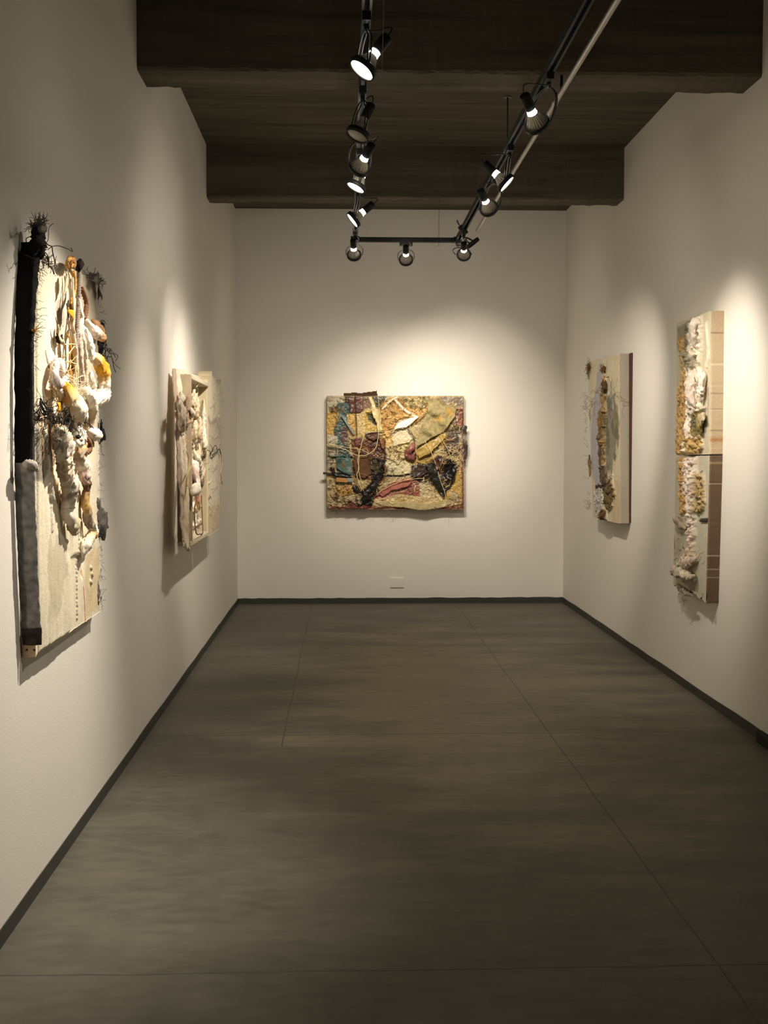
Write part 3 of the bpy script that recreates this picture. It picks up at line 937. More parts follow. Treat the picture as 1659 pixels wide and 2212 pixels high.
P_([(824, 930), (846, 932), (846, 962), (832, 968)], c(214, 178, 108), .004, rough=.012, rscale=40)
P_([(948, 857), (1001, 857), (1001, 888), (984, 884), (966, 878)], c(168, 152, 128), .004, rough=.016, rscale=18, col2=c(120, 108, 96))
P_([(980, 886), (1001, 882), (1002, 928), (986, 918)], c(130, 78, 70), .006, var=.35, rough=.01, rscale=18)
P_([(970, 876), (986, 882), (982, 905), (968, 896)], c(190, 150, 70), .012)
P_([(952, 944), (986, 916), (1002, 926), (1002, 980), (968, 986)], c(84, 66, 50), .0, var=.45, col2=c(52, 50, 42), rough=.012, rscale=16)
P_([(990, 940), (1001, 936), (1001, 968), (992, 970)], c(150, 138, 112), .006)
P_([(892, 972), (935, 948), (962, 930), (966, 948), (940, 974), (905, 990)], c(178, 148, 84), .014, var=.3, feather=.02)
P_([(886, 988), (930, 974), (938, 1002), (892, 1006)], c(152, 124, 56), .004, var=.4, rough=.014)
P_([(826, 968), (852, 962), (884, 955), (886, 985), (862, 1000), (838, 992)], c(206, 188, 138), .010, var=.45, vscale=60, rough=.030, rscale=46, col2=c(120, 98, 58))
P_([(832, 986), (884, 1000), (890, 1026), (830, 1030)], c(208, 194, 154), .004, var=.18)
P_([(760, 948), (834, 950), (832, 1000), (806, 1036), (762, 1032)], c(106, 66, 40), .004, var=.4, col2=c(66, 40, 34), rough=.010, rscale=14)
P_([(766, 946), (780, 945), (780, 962), (766, 966)], c(104, 58, 46), .010)
P_([(800, 990), (834, 994), (834, 1022), (816, 1052), (800, 1040)], c(40, 36, 32), .004, wob=.03, rough=.020, rscale=40, col2=c(92, 78, 58))
P_([(770, 1070), (806, 1036), (820, 1058), (802, 1096), (772, 1100)], c(24, 22, 20), .012, wob=.03, rough=.030, rscale=28, var=.6)
P_([(706, 1036), (758, 1038), (778, 1066), (770, 1099), (706, 1099)], c(176, 158, 112), .004, var=.45, vscale=40, rough=.020, rscale=34, col2=c(120, 100, 62))
P_([(724, 1052), (758, 1046), (766, 1068), (740, 1074)], c(180, 138, 76), .010, var=.25)
P_([(750, 1078), (784, 1072), (782, 1100), (752, 1100)], c(104, 66, 44), .006, rough=.02, rscale=40, col2=c(168, 150, 124))
P_([(806, 1076), (850, 1040), (888, 1030), (908, 1046), (906, 1072), (862, 1066), (826, 1082)], c(172, 108, 94), .006, var=.3, col2=c(140, 76, 66))
F_.stroke([(812, 1074), (838, 1066), (870, 1058), (905, 1046)], .012, c(84, 24, 22), -.004)
F_.stroke([(826, 1076), (832, 1090)], .014, c(146, 84, 72), .004)
P_([(806, 1080), (860, 1070), (920, 1074), (1000, 1062), (1000, 1090), (940, 1100), (870, 1096), (806, 1098)], c(190, 162, 100), .008, var=.3, rough=.010, rscale=20, col2=c(206, 184, 136))
P_([(905, 1040), (930, 1034), (932, 1075), (908, 1074)], c(188, 172, 130), .004, var=.5, vscale=60)
P_([(960, 1042), (998, 1008), (1000, 1085), (962, 1078)], c(180, 148, 72), .004, var=.3)
P_([(970, 1062), (994, 1064), (992, 1086), (972, 1082)], c(176, 156, 116), .004)
F_.stroke([(832, 1028), (862, 1028), (892, 1024)], .020, c(22, 20, 16), -.006)
P_([(886, 1008), (922, 1002), (946, 984), (988, 998), (984, 1036), (962, 1074), (936, 1046), (892, 1040)], c(54, 42, 34), .0, wob=.03, var=.5, col2=c(34, 30, 24), rough=.02, rscale=18)
P_([(946, 996), (966, 1000), (962, 1012), (950, 1010)], c(176, 116, 66), .012)
F_.stroke([(730, 930), (752, 928)], .008, c(58, 78, 70), .008)
for y in (966, 974, 985, 998):
    F_.stroke([(708, y), (724, y+1), (742, y)], .009, c(190, 178, 150) if y != 985 else c(70, 100, 96), .010)
F_.stroke([(716, 986), (760, 986)], .016, c(64, 96, 90), .016)
F_.stroke([(720, 989), (762, 990)], .014, c(20, 26, 24), -.006)
F_.stroke([(968, 1076), (984, 1085), (996, 1082)], .006, c(98, 30, 24), .002)
F_.stroke([(974, 1062), (988, 1066), (990, 1084)], .005, c(84, 38, 24), .002)
F_.poly([(706, 1093), (1002, 1093), (1002, 1101), (706, 1101)], c(122, 52, 42), .0, wob=.02, var=.5, a=.9)
F_.poly([(998, 900), (1003, 900), (1003, 1100), (996, 1100)], c(116, 54, 44), .0, wob=.02, var=.5, a=.85)
ALL = [(708, 857), (1000, 857), (1000, 1098), (708, 1098)]
F_.scatter(70, [(708, 857), (770, 857), (765, 1030), (708, 1030)], [c(150, 130, 92), c(96, 78, 50), c(70, 92, 88), c(186, 168, 128), c(60, 46, 34), c(176, 132, 62)], seed=1)
F_.scatter(60, [(757, 945), (835, 945), (815, 1060), (760, 1040)], [c(70, 44, 34), c(124, 82, 54), c(40, 32, 28), c(150, 116, 80), c(94, 54, 46)], seed=2)
F_.scatter(90, [(820, 860), (930, 857), (900, 915), (838, 948)], [c(198, 156, 92), c(146, 106, 58), c(224, 190, 126), c(110, 84, 46), c(236, 214, 166)], (3, 9), (.003, .009), (.002, .016), seed=3)
F_.scatter(70, [(940, 857), (1001, 857), (1001, 1000), (960, 990), (975, 900)], [c(150, 132, 106), c(96, 66, 52), c(196, 176, 140), c(120, 60, 54), c(60, 52, 44), c(176, 134, 60)], seed=4)
F_.scatter(70, [(886, 975), (960, 950), (990, 1000), (960, 1075), (890, 1040)], [c(60, 48, 38), c(30, 26, 22), c(140, 108, 52), c(100, 70, 46), c(170, 140, 84)], seed=5)
F_.scatter(80, [(708, 1036), (780, 1040), (780, 1098), (708, 1098)], [c(190, 172, 130), c(120, 100, 66), c(80, 62, 44), c(206, 192, 156), c(140, 96, 58)], (4, 14), (.003, .010), (.0, .014), seed=6)
F_.scatter(80, [(806, 1040), (1000, 1010), (1000, 1098), (806, 1098)], [c(196, 170, 112), c(150, 118, 70), c(214, 194, 150), c(160, 90, 76), c(110, 80, 50)], (5, 22), (.003, .010), (.0, .010), seed=7)
F_.scatter(40, [(828, 955), (890, 955), (890, 1028), (828, 1028)], [c(210, 194, 150), c(150, 130, 90), c(226, 214, 180), c(110, 92, 60)], (3, 10), (.003, .008), (.002, .014), seed=8)
F_.scatter(60, ALL, [c(40, 32, 26), c(60, 46, 32)], (6, 24), (.002, .004), (-.004, 0), seed=9)
F_.bumps(.007, 60, 3, .6, seed=8); F_.bumps(.008, 26, 4, .6, seed=9, ridged=True)
F_.speck(c(36, 28, 20), .10, 70, seed=1); F_.speck(c(235, 220, 180), .09, 80, seed=2, h=.003)
F_.build('canvas', M['pig_gloss'], 0.0, sidefn=lambda x, k: np.where((x[:, 2] < .2)[:, None], c(120, 36, 28), c(112, 92, 62)))
pg = M['pig_cloth']; gl = M['pig_gloss']
# board that rises behind the top edge, and the dark flap beyond the right edge
B.sheet('backing_board', [(742, 849), (768, 847), (772, 849), (800, 846), (812, 844), (815, 843), (816, 870), (742, 870)], .088, pg, c(74, 56, 38), .006, (.002, 8, 0), .002, .010, label='dark brown board behind top edge')
B.sheet('torn_flap', [(996, 916), (1009, 920), (1008, 940), (1011, 968), (1004, 1000), (996, 1000)], .095, gl, c(62, 58, 50), .006, (.010, 14, 0), .004, .006, spots=((1007, 948, .05, c(150, 144, 122)),), label='dark ragged flap past right edge')
B.sheet('red_flap', [(752, 858), (784, 862), (783, 888), (770, 893), (757, 891)], .128, gl, c(98, 60, 48), .005, (.008, 20, 0), .005, .004, seed=4, label='dark red scrap')
B.sheet('ochre_flap', [(800, 882), (816, 884), (829, 930), (815, 932), (813, 912), (806, 900)], .142, gl, c(220, 200, 140), .005, (.008, 20, .6), .003, .004, tilt=(-.2, 0), seed=5, label='cream folded scrap')
B.sheet('white_scrap', [(851, 928), (860, 913), (880, 905), (902, 898), (904, 901), (886, 917), (876, 925)], .150, M['pig'], c(248, 244, 232), .005, (.003, 12, .5), .002, .004, colvar=.05, seed=6, label='bright white leaf-shaped scrap')
B.sheet('gauze_cloth', [(926, 862), (946, 858), (966, 874), (986, 876), (984, 898), (972, 914), (958, 934), (936, 944), (914, 958), (896, 966), (902, 944), (910, 920), (920, 900), (924, 880)], .165, pg, c(162, 148, 106), .004, (.020, 34, .9), .003, .002, colvar=.2, spots=((972, 890, .06, c(190, 152, 80)), (950, 905, .06, c(190, 158, 84))), seed=7, label='olive gauze drape')
B.sheet('yellow_fold', [(896, 974), (924, 956), (956, 936), (964, 944), (946, 962), (928, 980), (906, 990)], .150, gl, c(178, 150, 84), .005, (.012, 22, .8), .003, .004, seed=8, label='yellow fold')
B.lump('red_knot', [(895, 956), (888, 968), (880, 982), (890, 990), (897, 976)], (.016, .03, .022, .026, .012), [c(146, 92, 76), c(120, 66, 56), c(100, 54, 46)], gl, w=.135, amp=.4, freq=22, label='red-brown crumpled knot')
B.sheet('pink_scrap', [(816, 1066), (840, 1046), (884, 1032), (892, 1040), (880, 1052), (846, 1060), (826, 1074)], .128, pg, c(178, 112, 98), .005, (.006, 18, .4), .003, .003, seed=9, label='pink cloth scrap')
B.sheet('canvas_hem', [(806, 1084), (870, 1082), (930, 1088), (992, 1076), (996, 1082), (950, 1098), (912, 1103), (872, 1097), (830, 1094)], .118, pg, c(190, 172, 128), .005, (.006, 30, 0), .003, .004, seed=10, spots=((960, 1095, .05, c(222, 206, 170)),), label='curling hem of loose canvas')
for k, (poly, w, col) in enumerate((
        ([(890, 1006), (920, 1002), (924, 1020), (906, 1034), (888, 1028)], .140, c(60, 44, 38)),
        ([(918, 1004), (930, 998), (944, 1018), (952, 1044), (962, 1070), (956, 1074), (938, 1046), (926, 1024)], .155, c(40, 38, 30)),
        ([(936, 992), (950, 984), (956, 1000), (946, 1016), (938, 1010)], .150, c(88, 56, 46)),
        ([(958, 1004), (980, 1000), (986, 1012), (974, 1038), (960, 1030)], .140, c(28, 24, 22)))):
    B.sheet('black_scrap', poly, w, gl, col, .005, (.014, 24, k*.8), .006, .004, seed=20+k)
B.sheet('brown_scrap', [(788, 934), (818, 932), (820, 946), (806, 952), (790, 944)], .150, gl, c(102, 68, 52), .005, (.010, 22, .2), .004, .004, seed=30)
B.sheet('brown_scrap', [(818, 946), (832, 946), (830, 972), (824, 966)], .150, gl, c(128, 84, 50), .005, (.008, 22, .2), .003, .004, seed=31)
B.sheet('brown_scrap', [(762, 994), (780, 988), (800, 985), (808, 1002), (802, 1024), (786, 1034), (768, 1028)], .122, pg, c(98, 70, 50), .005, (.006, 14, .2), .003, .004, seed=32)
B.sheet('teal_scrap', [(726, 988), (758, 988), (762, 1028), (744, 1022), (728, 1012)], .128, gl, c(78, 104, 98), .005, (.007, 18, .3), .003, .004, seed=33, spots=((743, 1004, .05, c(120, 92, 56)), (732, 998, .05, c(52, 66, 62)), (754, 1016, .04, c(130, 140, 128))), label='teal scrap')
B.lump('black_clump', [(776, 1096), (786, 1078), (800, 1062), (808, 1050), (812, 1040)], (.02, .04, .045, .035, .015), [c(26, 24, 22)], gl, w=.12, amp=.7, freq=30, fine=.6, label='black tarry clump')
B.lump('black_clump', [(764, 1046), (770, 1058), (776, 1066)], (.02, .03, .016), [c(34, 26, 24)], gl, w=.125, amp=.5, freq=24)
# sticks and slats
v_ = [B.at(x, y, w) for x, y, w in ((726, 1031, .135), (760, 1034, .135), (760, 1042, .135), (726, 1040, .135))]
def slat(art, name, p, q, width, thick, mat, label=None, cols=None):
    """flat stick between two local points, width in the wall plane, thick out of the wall"""
    p, q = np.array(p), np.array(q); d = (q-p); L = np.linalg.norm(d); d /= L
    n = np.array([0, -1.0, 0]); s = np.cross(d, n); s /= np.linalg.norm(s)
    bm = bmesh.new(); add_box(bm, (0, -width/2, -thick/2), (L, width/2, thick/2), min(width, thick)*.12)
    Mx = Matrix(((d[0], s[0], n[0], p[0]), (d[1], s[1], n[1], p[1]), (d[2], s[2], n[2], p[2]), (0, 0, 0, 1)))
    o = bm_obj(name, bm, mat, art.root); o.matrix_local = Mx
    if label: o['label'] = label
    return o
M['tan_wood'] = mat_plain('tan_wood', tuple(c(178, 126, 62)), .55, noise=.3, nscale=20, stretch=(1, 8, 8))
M['dark_wood'] = mat_plain('dark_wood', tuple(c(44, 32, 26)), .6, noise=.4, nscale=30, bump=.001)
M['blue_wood'] = mat_plain('grey_blue_wood', tuple(c(130, 138, 134)), .55, noise=.35, nscale=25)
slat(B, 'wooden_slat', B.at(726, 1036, .14), B.at(750, 1038, .14), .040, .03, M['tan_wood'], 'tan wooden slat')
slat(B, 'wooden_slat', B.at(749, 1037, .145), B.at(762, 1037, .145), .036, .02, M['blue_wood'])
slat(B, 'wooden_slat', B.at(739, 898, .13), B.at(763, 939, .15), .020, .016, M['blue_wood'], 'grey-blue stick')
slat(B, 'dark_stick', B.at(698, 1022, .11), B.at(726, 1027, .125), .022, .02, M['dark_wood'], 'dark stick poking past left edge')
B.lump('black_hook', [(713, 1010), (719, 1014), (722, 1024), (735, 1028), (760, 1031)], (.012, .018, .022, .02, .008), [c(26, 22, 20)], gl, w=.125, amp=.25, freq=30)
B.tube('dark_rod', [(767, 849), (769, 890), (771, 942)], .150, .0042, M['dark_wood'])
# twine
S_ = M['straw']
for pts, w, r, mat in (
        ([(707, 957), (742, 970), (775, 984), (800, 979), (812, 966), (817, 946), (818, 930)], .165, .0052, S_),
        ([(707, 957), (745, 966), (780, 972), (798, 981)], .155, .0040, S_),
        ([(786, 936), (782, 955), (777, 975), (773, 995), (775, 1012), (771, 1026), (775, 1042), (783, 1060)], .165, .0058, S_),
        ([(771, 966), (776, 985), (774, 1008), (778, 1030), (786, 1061)], .160, .0042, S_),
        ([(790, 936), (812, 933), (838, 932), (862, 924)], .165, .0050, S_),
        ([(818, 857), (820, 895), (821, 933)], .165, .0034, S_),
        ([(757, 1028), (770, 1036), (764, 1048), (752, 1062), (740, 1068), (724, 1060)], .150, .0042, M['jute']),
        ([(818, 1046), (846, 1042), (880, 1036), (916, 1033)], .150, .0040, S_),
        ([(816, 1066), (842, 1050), (868, 1040), (896, 1030)], .145, .0036, S_),
        ([(918, 952), (930, 975), (942, 1004)], .185, .0042, S_),
        ([(946, 1018), (954, 1046), (962, 1068), (964, 1096)], .180, .0036, S_),
        ([(952, 941), (964, 966), (974, 976)], .175, .0034, S_),
        ([(897, 962), (901, 990), (900, 1012)], .170, .0024, S_),
        ([(930, 905), (929, 925), (944, 941)], .185, .0030, S_),
        ([(903, 944), (893, 936), (886, 918), (908, 898), (922, 884)], .175, .0030, S_),
        ([(845, 942), (858, 956)], .165, .0028, S_),
        ([(836, 964), (862, 956), (884, 951)], .160, .0040, S_),
        ([(765, 966), (780, 971), (792, 968), (796, 982)], .160, .0034, S_),
        ([(776, 1022), (796, 1028), (800, 1034)], .150, .0020, M['jute']),
        ([(966, 974), (980, 972), (994, 980), (1000, 996)], .165, .0032, S_),
        ([(968, 974), (974, 988), (980, 1000), (990, 998), (996, 984)], .165, .0032, S_),
        ([(962, 992), (972, 984), (984, 976)], .170, .0030, S_),
        ([(984, 984), (982, 998)], .165, .0026, S_), ([(990, 984), (987, 998)], .165, .0026, S_), ([(978, 986), (981, 997)], .165, .0026, S_),
        ([(952, 950), (958, 972), (956, 996), (948, 1016)], .165, .0036, M['jute'])):
    B.tube('twine', pts, w, r*.68, mat, 8, 6, .003)
for pts in ([(843, 942), (858, 928), (876, 924), (888, 938), (900, 948)], [(880, 926), (892, 940), (896, 958)]):
    B.tube('dark_cord', pts, .150, .0030, M['dark_wire'])
B.tube('red_cord', [(830, 1004), (832, 1020), (828, 1036), (816, 1044)], .145, .0042, twine_mat('red_cord', tuple(c(150, 60, 44))))
B.tangle('wire_snarl', [(808, 994), (828, 1004), (830, 1022), (812, 1040)], .05, .02, M['black_thread'], 60, .0013, .135, .10, label='snarl of black wire')
B.tangle('twine_snarl', [(972, 978), (984, 972), (992, 982), (984, 994)], .035, .02, S_, 22, .0012, .15, .09, label='small snarl of straw twine')
B.tangle('black_thread', [(944, 992), (962, 1006), (976, 1004), (972, 1024)], .05, .02, M['black_thread'], 40, .002, .15, .10)
B.hairs('frayed_threads', [(712, 1100), (780, 1101), (850, 1100)], M['grey_thread'], 26, .05, .0012, (0, -.2, -.9), .5, .4, w=.09)
# ================================================================== large relief, left wall, nearest the viewer
WHITE, CREAM, OCHRE, TAN, BROWN = c(236, 228, 212), c(208, 198, 172), c(204, 150, 40), c(190, 150, 100), c(120, 76, 48)
DARK, GREY, PINK = c(28, 24, 24), c(140, 134, 126), c(200, 160, 150)
pb = on_plane(0, XL, 120, 1400)
A = Art(0, XL, 1, math.radians(90), (XL, float(pb[1]), float(on_plane(0, XL+.06, 80, 1414)[2])), 'tall cream canvas hung with white cloth folds and ropes, nearest on the left wall', 'relief_artwork')
W1 = .045
A.w0, A.k = .05, .62
G = Field(A, ((72, 541), (211, 606), (217, 1321), (78, 1414)), W1, .0045, (.002, .010, .004, .006), 30, 21)
G.fill(c(224, 214, 190), .14, 5, .3)
G.bumps(.004, 12, 5, .6)
# long vertical brush grain and stains
gn = vnoise(G.U, G.V*.12, 40, 77, 4, .6)
G.C *= (.86+.28*gn)[..., None]; G.H += .0025*(gn-.5)
G.poly([(70, 930), (90, 925), (95, 1010), (88, 1040), (68, 1040)], c(96, 90, 82), .002, wob=.02, a=.75, var=.4, vscale=30)
G.stroke([(82, 900), (84, 960), (88, 1000)], .02, c(188, 140, 70), .003, wob=.012, a=.8)
G.stroke([(98, 905), (101, 950), (108, 985)], .05, c(150, 122, 92), .004, wob=.015, a=.8)
G.stroke([(108, 905), (112, 940), (120, 985)], .02, c(186, 160, 74), .004, wob=.01, a=.7)
G.stroke([(92, 760), (103, 805), (106, 840), (108, 900)], .012, c(70, 52, 48), -.004, wob=.004)
G.stroke([(86, 925), (84, 975), (87, 1040)], .012, c(52, 48, 50), -.005, wob=.008)
G.stroke([(90, 940), (93, 990), (97, 1040), (103, 1075)], .020, c(206, 196, 180), .010, wob=.012)
for xx, y0, y1 in ((112, 985, 1004), (107, 1000, 1016), (118, 1040, 1110), (109, 1050, 1062), (104, 1080, 1092), (124, 620, 640), (112, 700, 708)):
    G.stroke([(xx, y0), (xx+1, y1)], .006, c(96, 62, 58), -.003, smooth=False)
# the left half swells forward and dives behind the bundle of cloth
edge1 = [(118, 840), (124, 900), (128, 960), (133, 1040), (136, 1100), (141, 1150), (146, 1195)]
G.poly([(76, 560), (112, 560), (116, 760)] + edge1 + [(142, 1240), (120, 1300), (80, 1330)], None or c(200, 188, 156), .0, a=0.0)
mk = G.mask([(40, 480), (112, 480), (116, 760)] + edge1 + [(148, 1240), (150, 1480), (40, 1480)], .02, .004)
G.H += .010*mk
L_ = A.uv(edge1, W1); dl = dist_line(G.U, G.V, L_)
G.H -= .014*np.exp(-(dl/.02)**2)
edge2 = [(173, 1000), (176, 1060), (178, 1120), (180, 1190), (178, 1240)]
dl2 = dist_line(G.U, G.V, A.uv(edge2, W1)); G.H -= .012*np.exp(-(dl2/.016)**2)
G.stroke(edge2, .008, c(120, 96, 80), 0, a=.7)
mk2 = G.mask([(146, 1040), (171, 1040), (176, 1200), (152, 1200)], .014, .004); G.H += .012*mk2
# stitched seam, low
for k in range(22):
    y = 1145+k*9
    G.stroke([(162+.12*k, y), (163.5+.12*k, y+3)], .007, c(224, 214, 190) if k % 2 else c(120, 100, 76), .006, smooth=False, wob=.001)
for k in range(26):
    y = 990+k*6.2
    G.stroke([(96+k*.35, y), (98+k*.35, y+2)], .008, c(222, 212, 196), .006, smooth=False, wob=.002)
G.stroke([(179, 1225), (181, 1262)], .006, c(190, 120, 40), .001)
G.stroke([(180, 1268), (182, 1300), (184, 1342)], .010, c(176, 52, 44), .002, wob=.004)
G.poly([(184, 1200), (214, 1180), (215, 1310), (186, 1335)], c(206, 180, 128), .0, wob=.04, a=.55, var=.3)
G.poly([(100, 1180), (120, 1150), (140, 1230), (118, 1340), (100, 1340)], c(176, 168, 140), .0, wob=.05, a=.5)
for xx, yy in ((195, 1225), (197, 1238), (194, 1255)):
    G.stroke([(xx, yy), (xx+2, yy+5)], .012, c(226, 216, 190), .008, smooth=False)
G.poly([(120, 660), (135, 640), (142, 690), (130, 730), (122, 720)], c(140, 128, 108), .0, wob=.03, a=.7)
G.poly([(112, 830), (150, 800), (168, 860), (160, 930), (124, 960)], c(88, 60, 34), -.012, wob=.03, a=.9, col2=c(34, 26, 22))
G.poly([(150, 620), (164, 620), (166, 800), (150, 830)], c(112, 78, 38), -.010, wob=.02, a=.85, col2=c(54, 38, 26))
G.poly([(114, 858), (122, 856), (128, 885), (118, 888)], c(206, 158, 44), .008)
G.speck(c(120, 96, 70), .10, 90, seed=4); G.speck(c(228, 218, 196), .07, 70, seed=5, h=.002)
def side1(x, k):
    return np.where((x[:, 0] < -.2)[:, None], c(150, 140, 124), c(170, 158, 132))
G.build('canvas', M['pig'], 0.0, sidefn=side1)

# black cloth down the left edge, from the wall round to the front; grey felt below it
def wrap(name, ys, lap, mat, colr, bulge, seed, over=.006, label=None):
    """strip folded round the left edge: section goes wall -> side -> lap on the front"""
    V, Cc = [], []
    ns = 16
    rng = np.random.RandomState(seed)
    for i, y in enumerate(ys):
        f = i/(len(ys)-1)
        x0 = np.interp(y, [540, 660, 800, 1000, 1200, 1414], [72, 63.5, 60, 61, 68, 78])
        e = A.at(x0, y, W1)
        lp = max(.001, np.interp(y, *lap)*(1+.2*rng.uniform(-1, 1))+.014*mnoise.noise(Vector((y*.03, seed, 0)))+.012*mnoise.noise(Vector((y*.12, seed, 3)))) if lap else .02
        for k in range(ns):
            t = k/(ns-1)
            if t < .6:
                tt = t/.6; p = np.array([e[0]-over-bulge*math.sin(math.pi*tt)*(.6+.4*math.sin(y*.05+seed)), -.004-(W1+over)*tt, e[2]])
            else:
                tt = (t-.6)/.4; p = np.array([e[0]-over+lp*tt, -(W1+over)-.010*math.sin(math.pi*tt)+.004*tt, e[2]])
            n = mnoise.noise(Vector((p[0]*40+seed, p[1]*40, p[2]*22)))
            p[0] += n*.004; p[1] -= abs(n)*.005
            V.append(p); q = 1+.6*mnoise.noise(Vector((p[0]*90, p[1]*60, p[2]*60)))
            Cc.append(np.array(colr(y, t))*q)
    F = [(i*ns+k, i*ns+k+1, (i+1)*ns+k+1, (i+1)*ns+k) for i in range(len(ys)-1) for k in range(ns-1)]
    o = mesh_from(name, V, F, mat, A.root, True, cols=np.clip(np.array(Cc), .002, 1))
    s = o.modifiers.new('thickness', 'SOLIDIFY'); s.thickness = .004; s.offset = 0
    if label: o['label'] = label
    return o
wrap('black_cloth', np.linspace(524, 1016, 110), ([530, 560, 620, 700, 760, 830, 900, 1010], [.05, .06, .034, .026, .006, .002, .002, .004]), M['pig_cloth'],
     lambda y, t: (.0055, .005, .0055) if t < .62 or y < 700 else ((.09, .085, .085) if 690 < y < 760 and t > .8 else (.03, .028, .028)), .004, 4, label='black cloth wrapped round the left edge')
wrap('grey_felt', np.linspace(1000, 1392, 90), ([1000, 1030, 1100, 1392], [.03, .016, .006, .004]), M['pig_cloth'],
     lambda y, t: c(152, 149, 147)*(1.0 if t > .22 else .5) if y < 1355 else c(66, 62, 60), .010, 9, .010, label='grey felt wrap with rolled top')  # felt darker towards the wall: shadow of the gap painted in
A.lump('felt_roll', [(54, 1008, .03), (60, 1002, .055), (70, 1004, .07), (82, 1016, .066)], (.0059, .0148, .0133, .0059), [c(168, 158, 150), c(180, 172, 160)], M['pig_cloth'], amp=.15, freq=20, flat=.8, label='pale rolled hem of the felt')
A.lump('black_tuft', [(78, 560, .045), (80, 540, .055), (83, 520, .06), (86, 502, .058), (88, 490, .055)], (.0296, .0333, .0370, .0296, .0222), [c(26, 22, 24), c(34, 30, 30), c(40, 36, 36)], M['pig_cloth'], amp=.5, freq=26, fine=.6, flat=.7, label='tuft of black cloth standing above the top edge')
A.lump('tuft_tip', [(86, 500, .085), (90, 492, .085), (95, 490, .08)], (.0089, .0192, .0118), [c(150, 146, 138)], M['pig_cloth'], amp=.5, freq=40, fine=.6)
A.hairs('frayed_threads', [(76, 488, .085), (84, 486, .085), (97, 490, .08)], M['grey_thread'], 90, .040, .0008, (0, -.1, .9), .7, .6)
A.hairs('frayed_threads', [(70, 488, .085), (74, 494, .085)], M['black_thread'], 40, .03, .0008, (-.6, -.1, .2), .7, .6)
A.hairs('frayed_threads', [(84, 566, .068), (78, 640, .066), (74, 700, .066), (70, 800, .066), (66, 900, .066)], M['black_thread'], 90, .035, .0006, (.7, -.2, -.3), .6, .5)
A.hairs('frayed_threads', [(88, 560, .066), (110, 574, .066), (130, 585, .066)], M['grey_thread'], 60, .035, .0010, (.1, -.2, .5), .8, .6)
A.tangle('loose_thread', [(84, 530, .075), (92, 536, .07), (100, 540, .066)], .03, .01, M['black_thread'], 14, .0014, .07, .12)
A.hairs('orange_tuft', [(71, 712, .07), (74, 716, .07)], M['jute'], 30, .035, .0009, (.8, -.2, .1), .4, .3, label='small tuft of orange fibre')
# right edge: dark threads and ragged strips
A.hairs('edge_fringe', [(213, 592, .05), (214, 700, .05), (213, 800, .05), (213, 930, .05), (215, 1060, .05), (217, 1200, .05), (218, 1315, .05)], M['grey_thread'], 190, .030, .0007, (.9, -.1, -.2), .6, .6, label='dark fringe along the right edge')
A.hairs('edge_fringe', [(190, 596, .062), (204, 604, .062), (212, 610, .06)], M['grey_thread'], 70, .035, .0011, (.2, -.2, .7), .7, .6)
for k, (poly, w, col, sp) in enumerate((
        ([(196, 612), (200, 592), (208, 596), (214, 590), (219, 612), (221, 640), (214, 650), (212, 616)], .066, c(120, 116, 110), ()),
        ([(212, 690), (222, 696), (224, 730), (222, 770), (213, 765)], .05, c(44, 40, 42), ()),
        ([(211, 905), (219, 925), (221, 950), (214, 960), (211, 940)], .045, c(34, 30, 32), ()),
        ([(214, 1075), (221, 1090), (226, 1112), (228, 1135), (222, 1165), (216, 1160)], .055, c(96, 92, 86), ((220, 1150, .05, c(34, 30, 30)),)),
        ([(216, 1255), (221, 1275), (226, 1292), (219, 1312), (216, 1300)], .055, c(110, 104, 96), ()))):
    A.sheet('edge_scrap', poly, w, M['pig_cloth'], col, .005, (.012, 20, k), .012, .003, seed=50+k, spots=sp)
A.tangle('thread_loop', [(218, 745, .05), (221, 770, .05)], .03, .01, M['black_thread'], 12, .0012, .06, .14)
A.tube('loose_thread', [(218, 950, .05), (219, 975, .05), (224, 984, .05)], None, .0010, M['black_thread'])
for p in ((60, 1389, .0), (68, 1386, .0)):
    pass
bw = A.at(78, 1400, W1); bm = bmesh.new(); add_box(bm, (bw[0]-.011, -W1-.001, bw[2]-.028), (bw[0]+.002, -.002, bw[2]+.03), .002)
ce = bm_obj('corner_block', bm, mat_plain('raw_pine', tuple(c(214, 186, 146)), .6, noise=.12, nscale=8, stretch=(10, 10, 1)), A.root); ce['label'] = 'bare wood corner with two nail heads'
for kk in (.018, .042):
    v, f = lathe([(.0001, .0015), (.0035, .001), (.0042, 0)], 10, Matrix.Translation((bw[0]-.011, -kk, bw[2]-.004)) @ Matrix.Rotation(math.radians(-90), 4, 'Y'))
    mesh_from('nail', v, f, M['dark_wire'], ce, True)

# ropes and cords hanging from the knot at the top
pl = M['pig_cloth']
A.lump('orange_knot', [(145, 575, .07), (147, 564, .09), (154, 561, .10), (161, 566, .09), (160, 578, .08)], (.0079, .0114, .0132, .0114, .0070), [c(150, 112, 72), c(130, 88, 54), c(170, 140, 104)], pl, amp=.55, freq=45, fine=.6, label='orange rope knot at the top')
for k in range(3):
    A.rope('knot_cord', [(146+k*2, 578, .09), (145+k*4, 566, .105), (152+k*2, 560, .11), (160-k, 568, .10), (158-k*3, 578, .10)], None, .007, M['jute'] if k != 1 else M['brown_rope'])
A.lump('black_cone', [(167, 583, .08), (171, 577, .10), (172, 571, .10), (172, 566, .09)], (.0074, .0163, .0178, .0074), [c(34, 24, 26)], pl, amp=.25, freq=30)
A.rope('black_cord', [(171, 582, .095), (170, 620, .095), (170, 648, .10), (167, 700, .11), (165, 740, .115), (164, 770, .12), (168, 810, .12), (172, 840, .12)], None, .0085, M['grey_rope'], 3, .03, label='grey-black braided cord')
A.rope('jute_rope', [(157, 586, .085), (161, 606, .09), (160, 632, .09), (155, 655, .10), (158, 690, .10)], None, .0085, M['jute'])
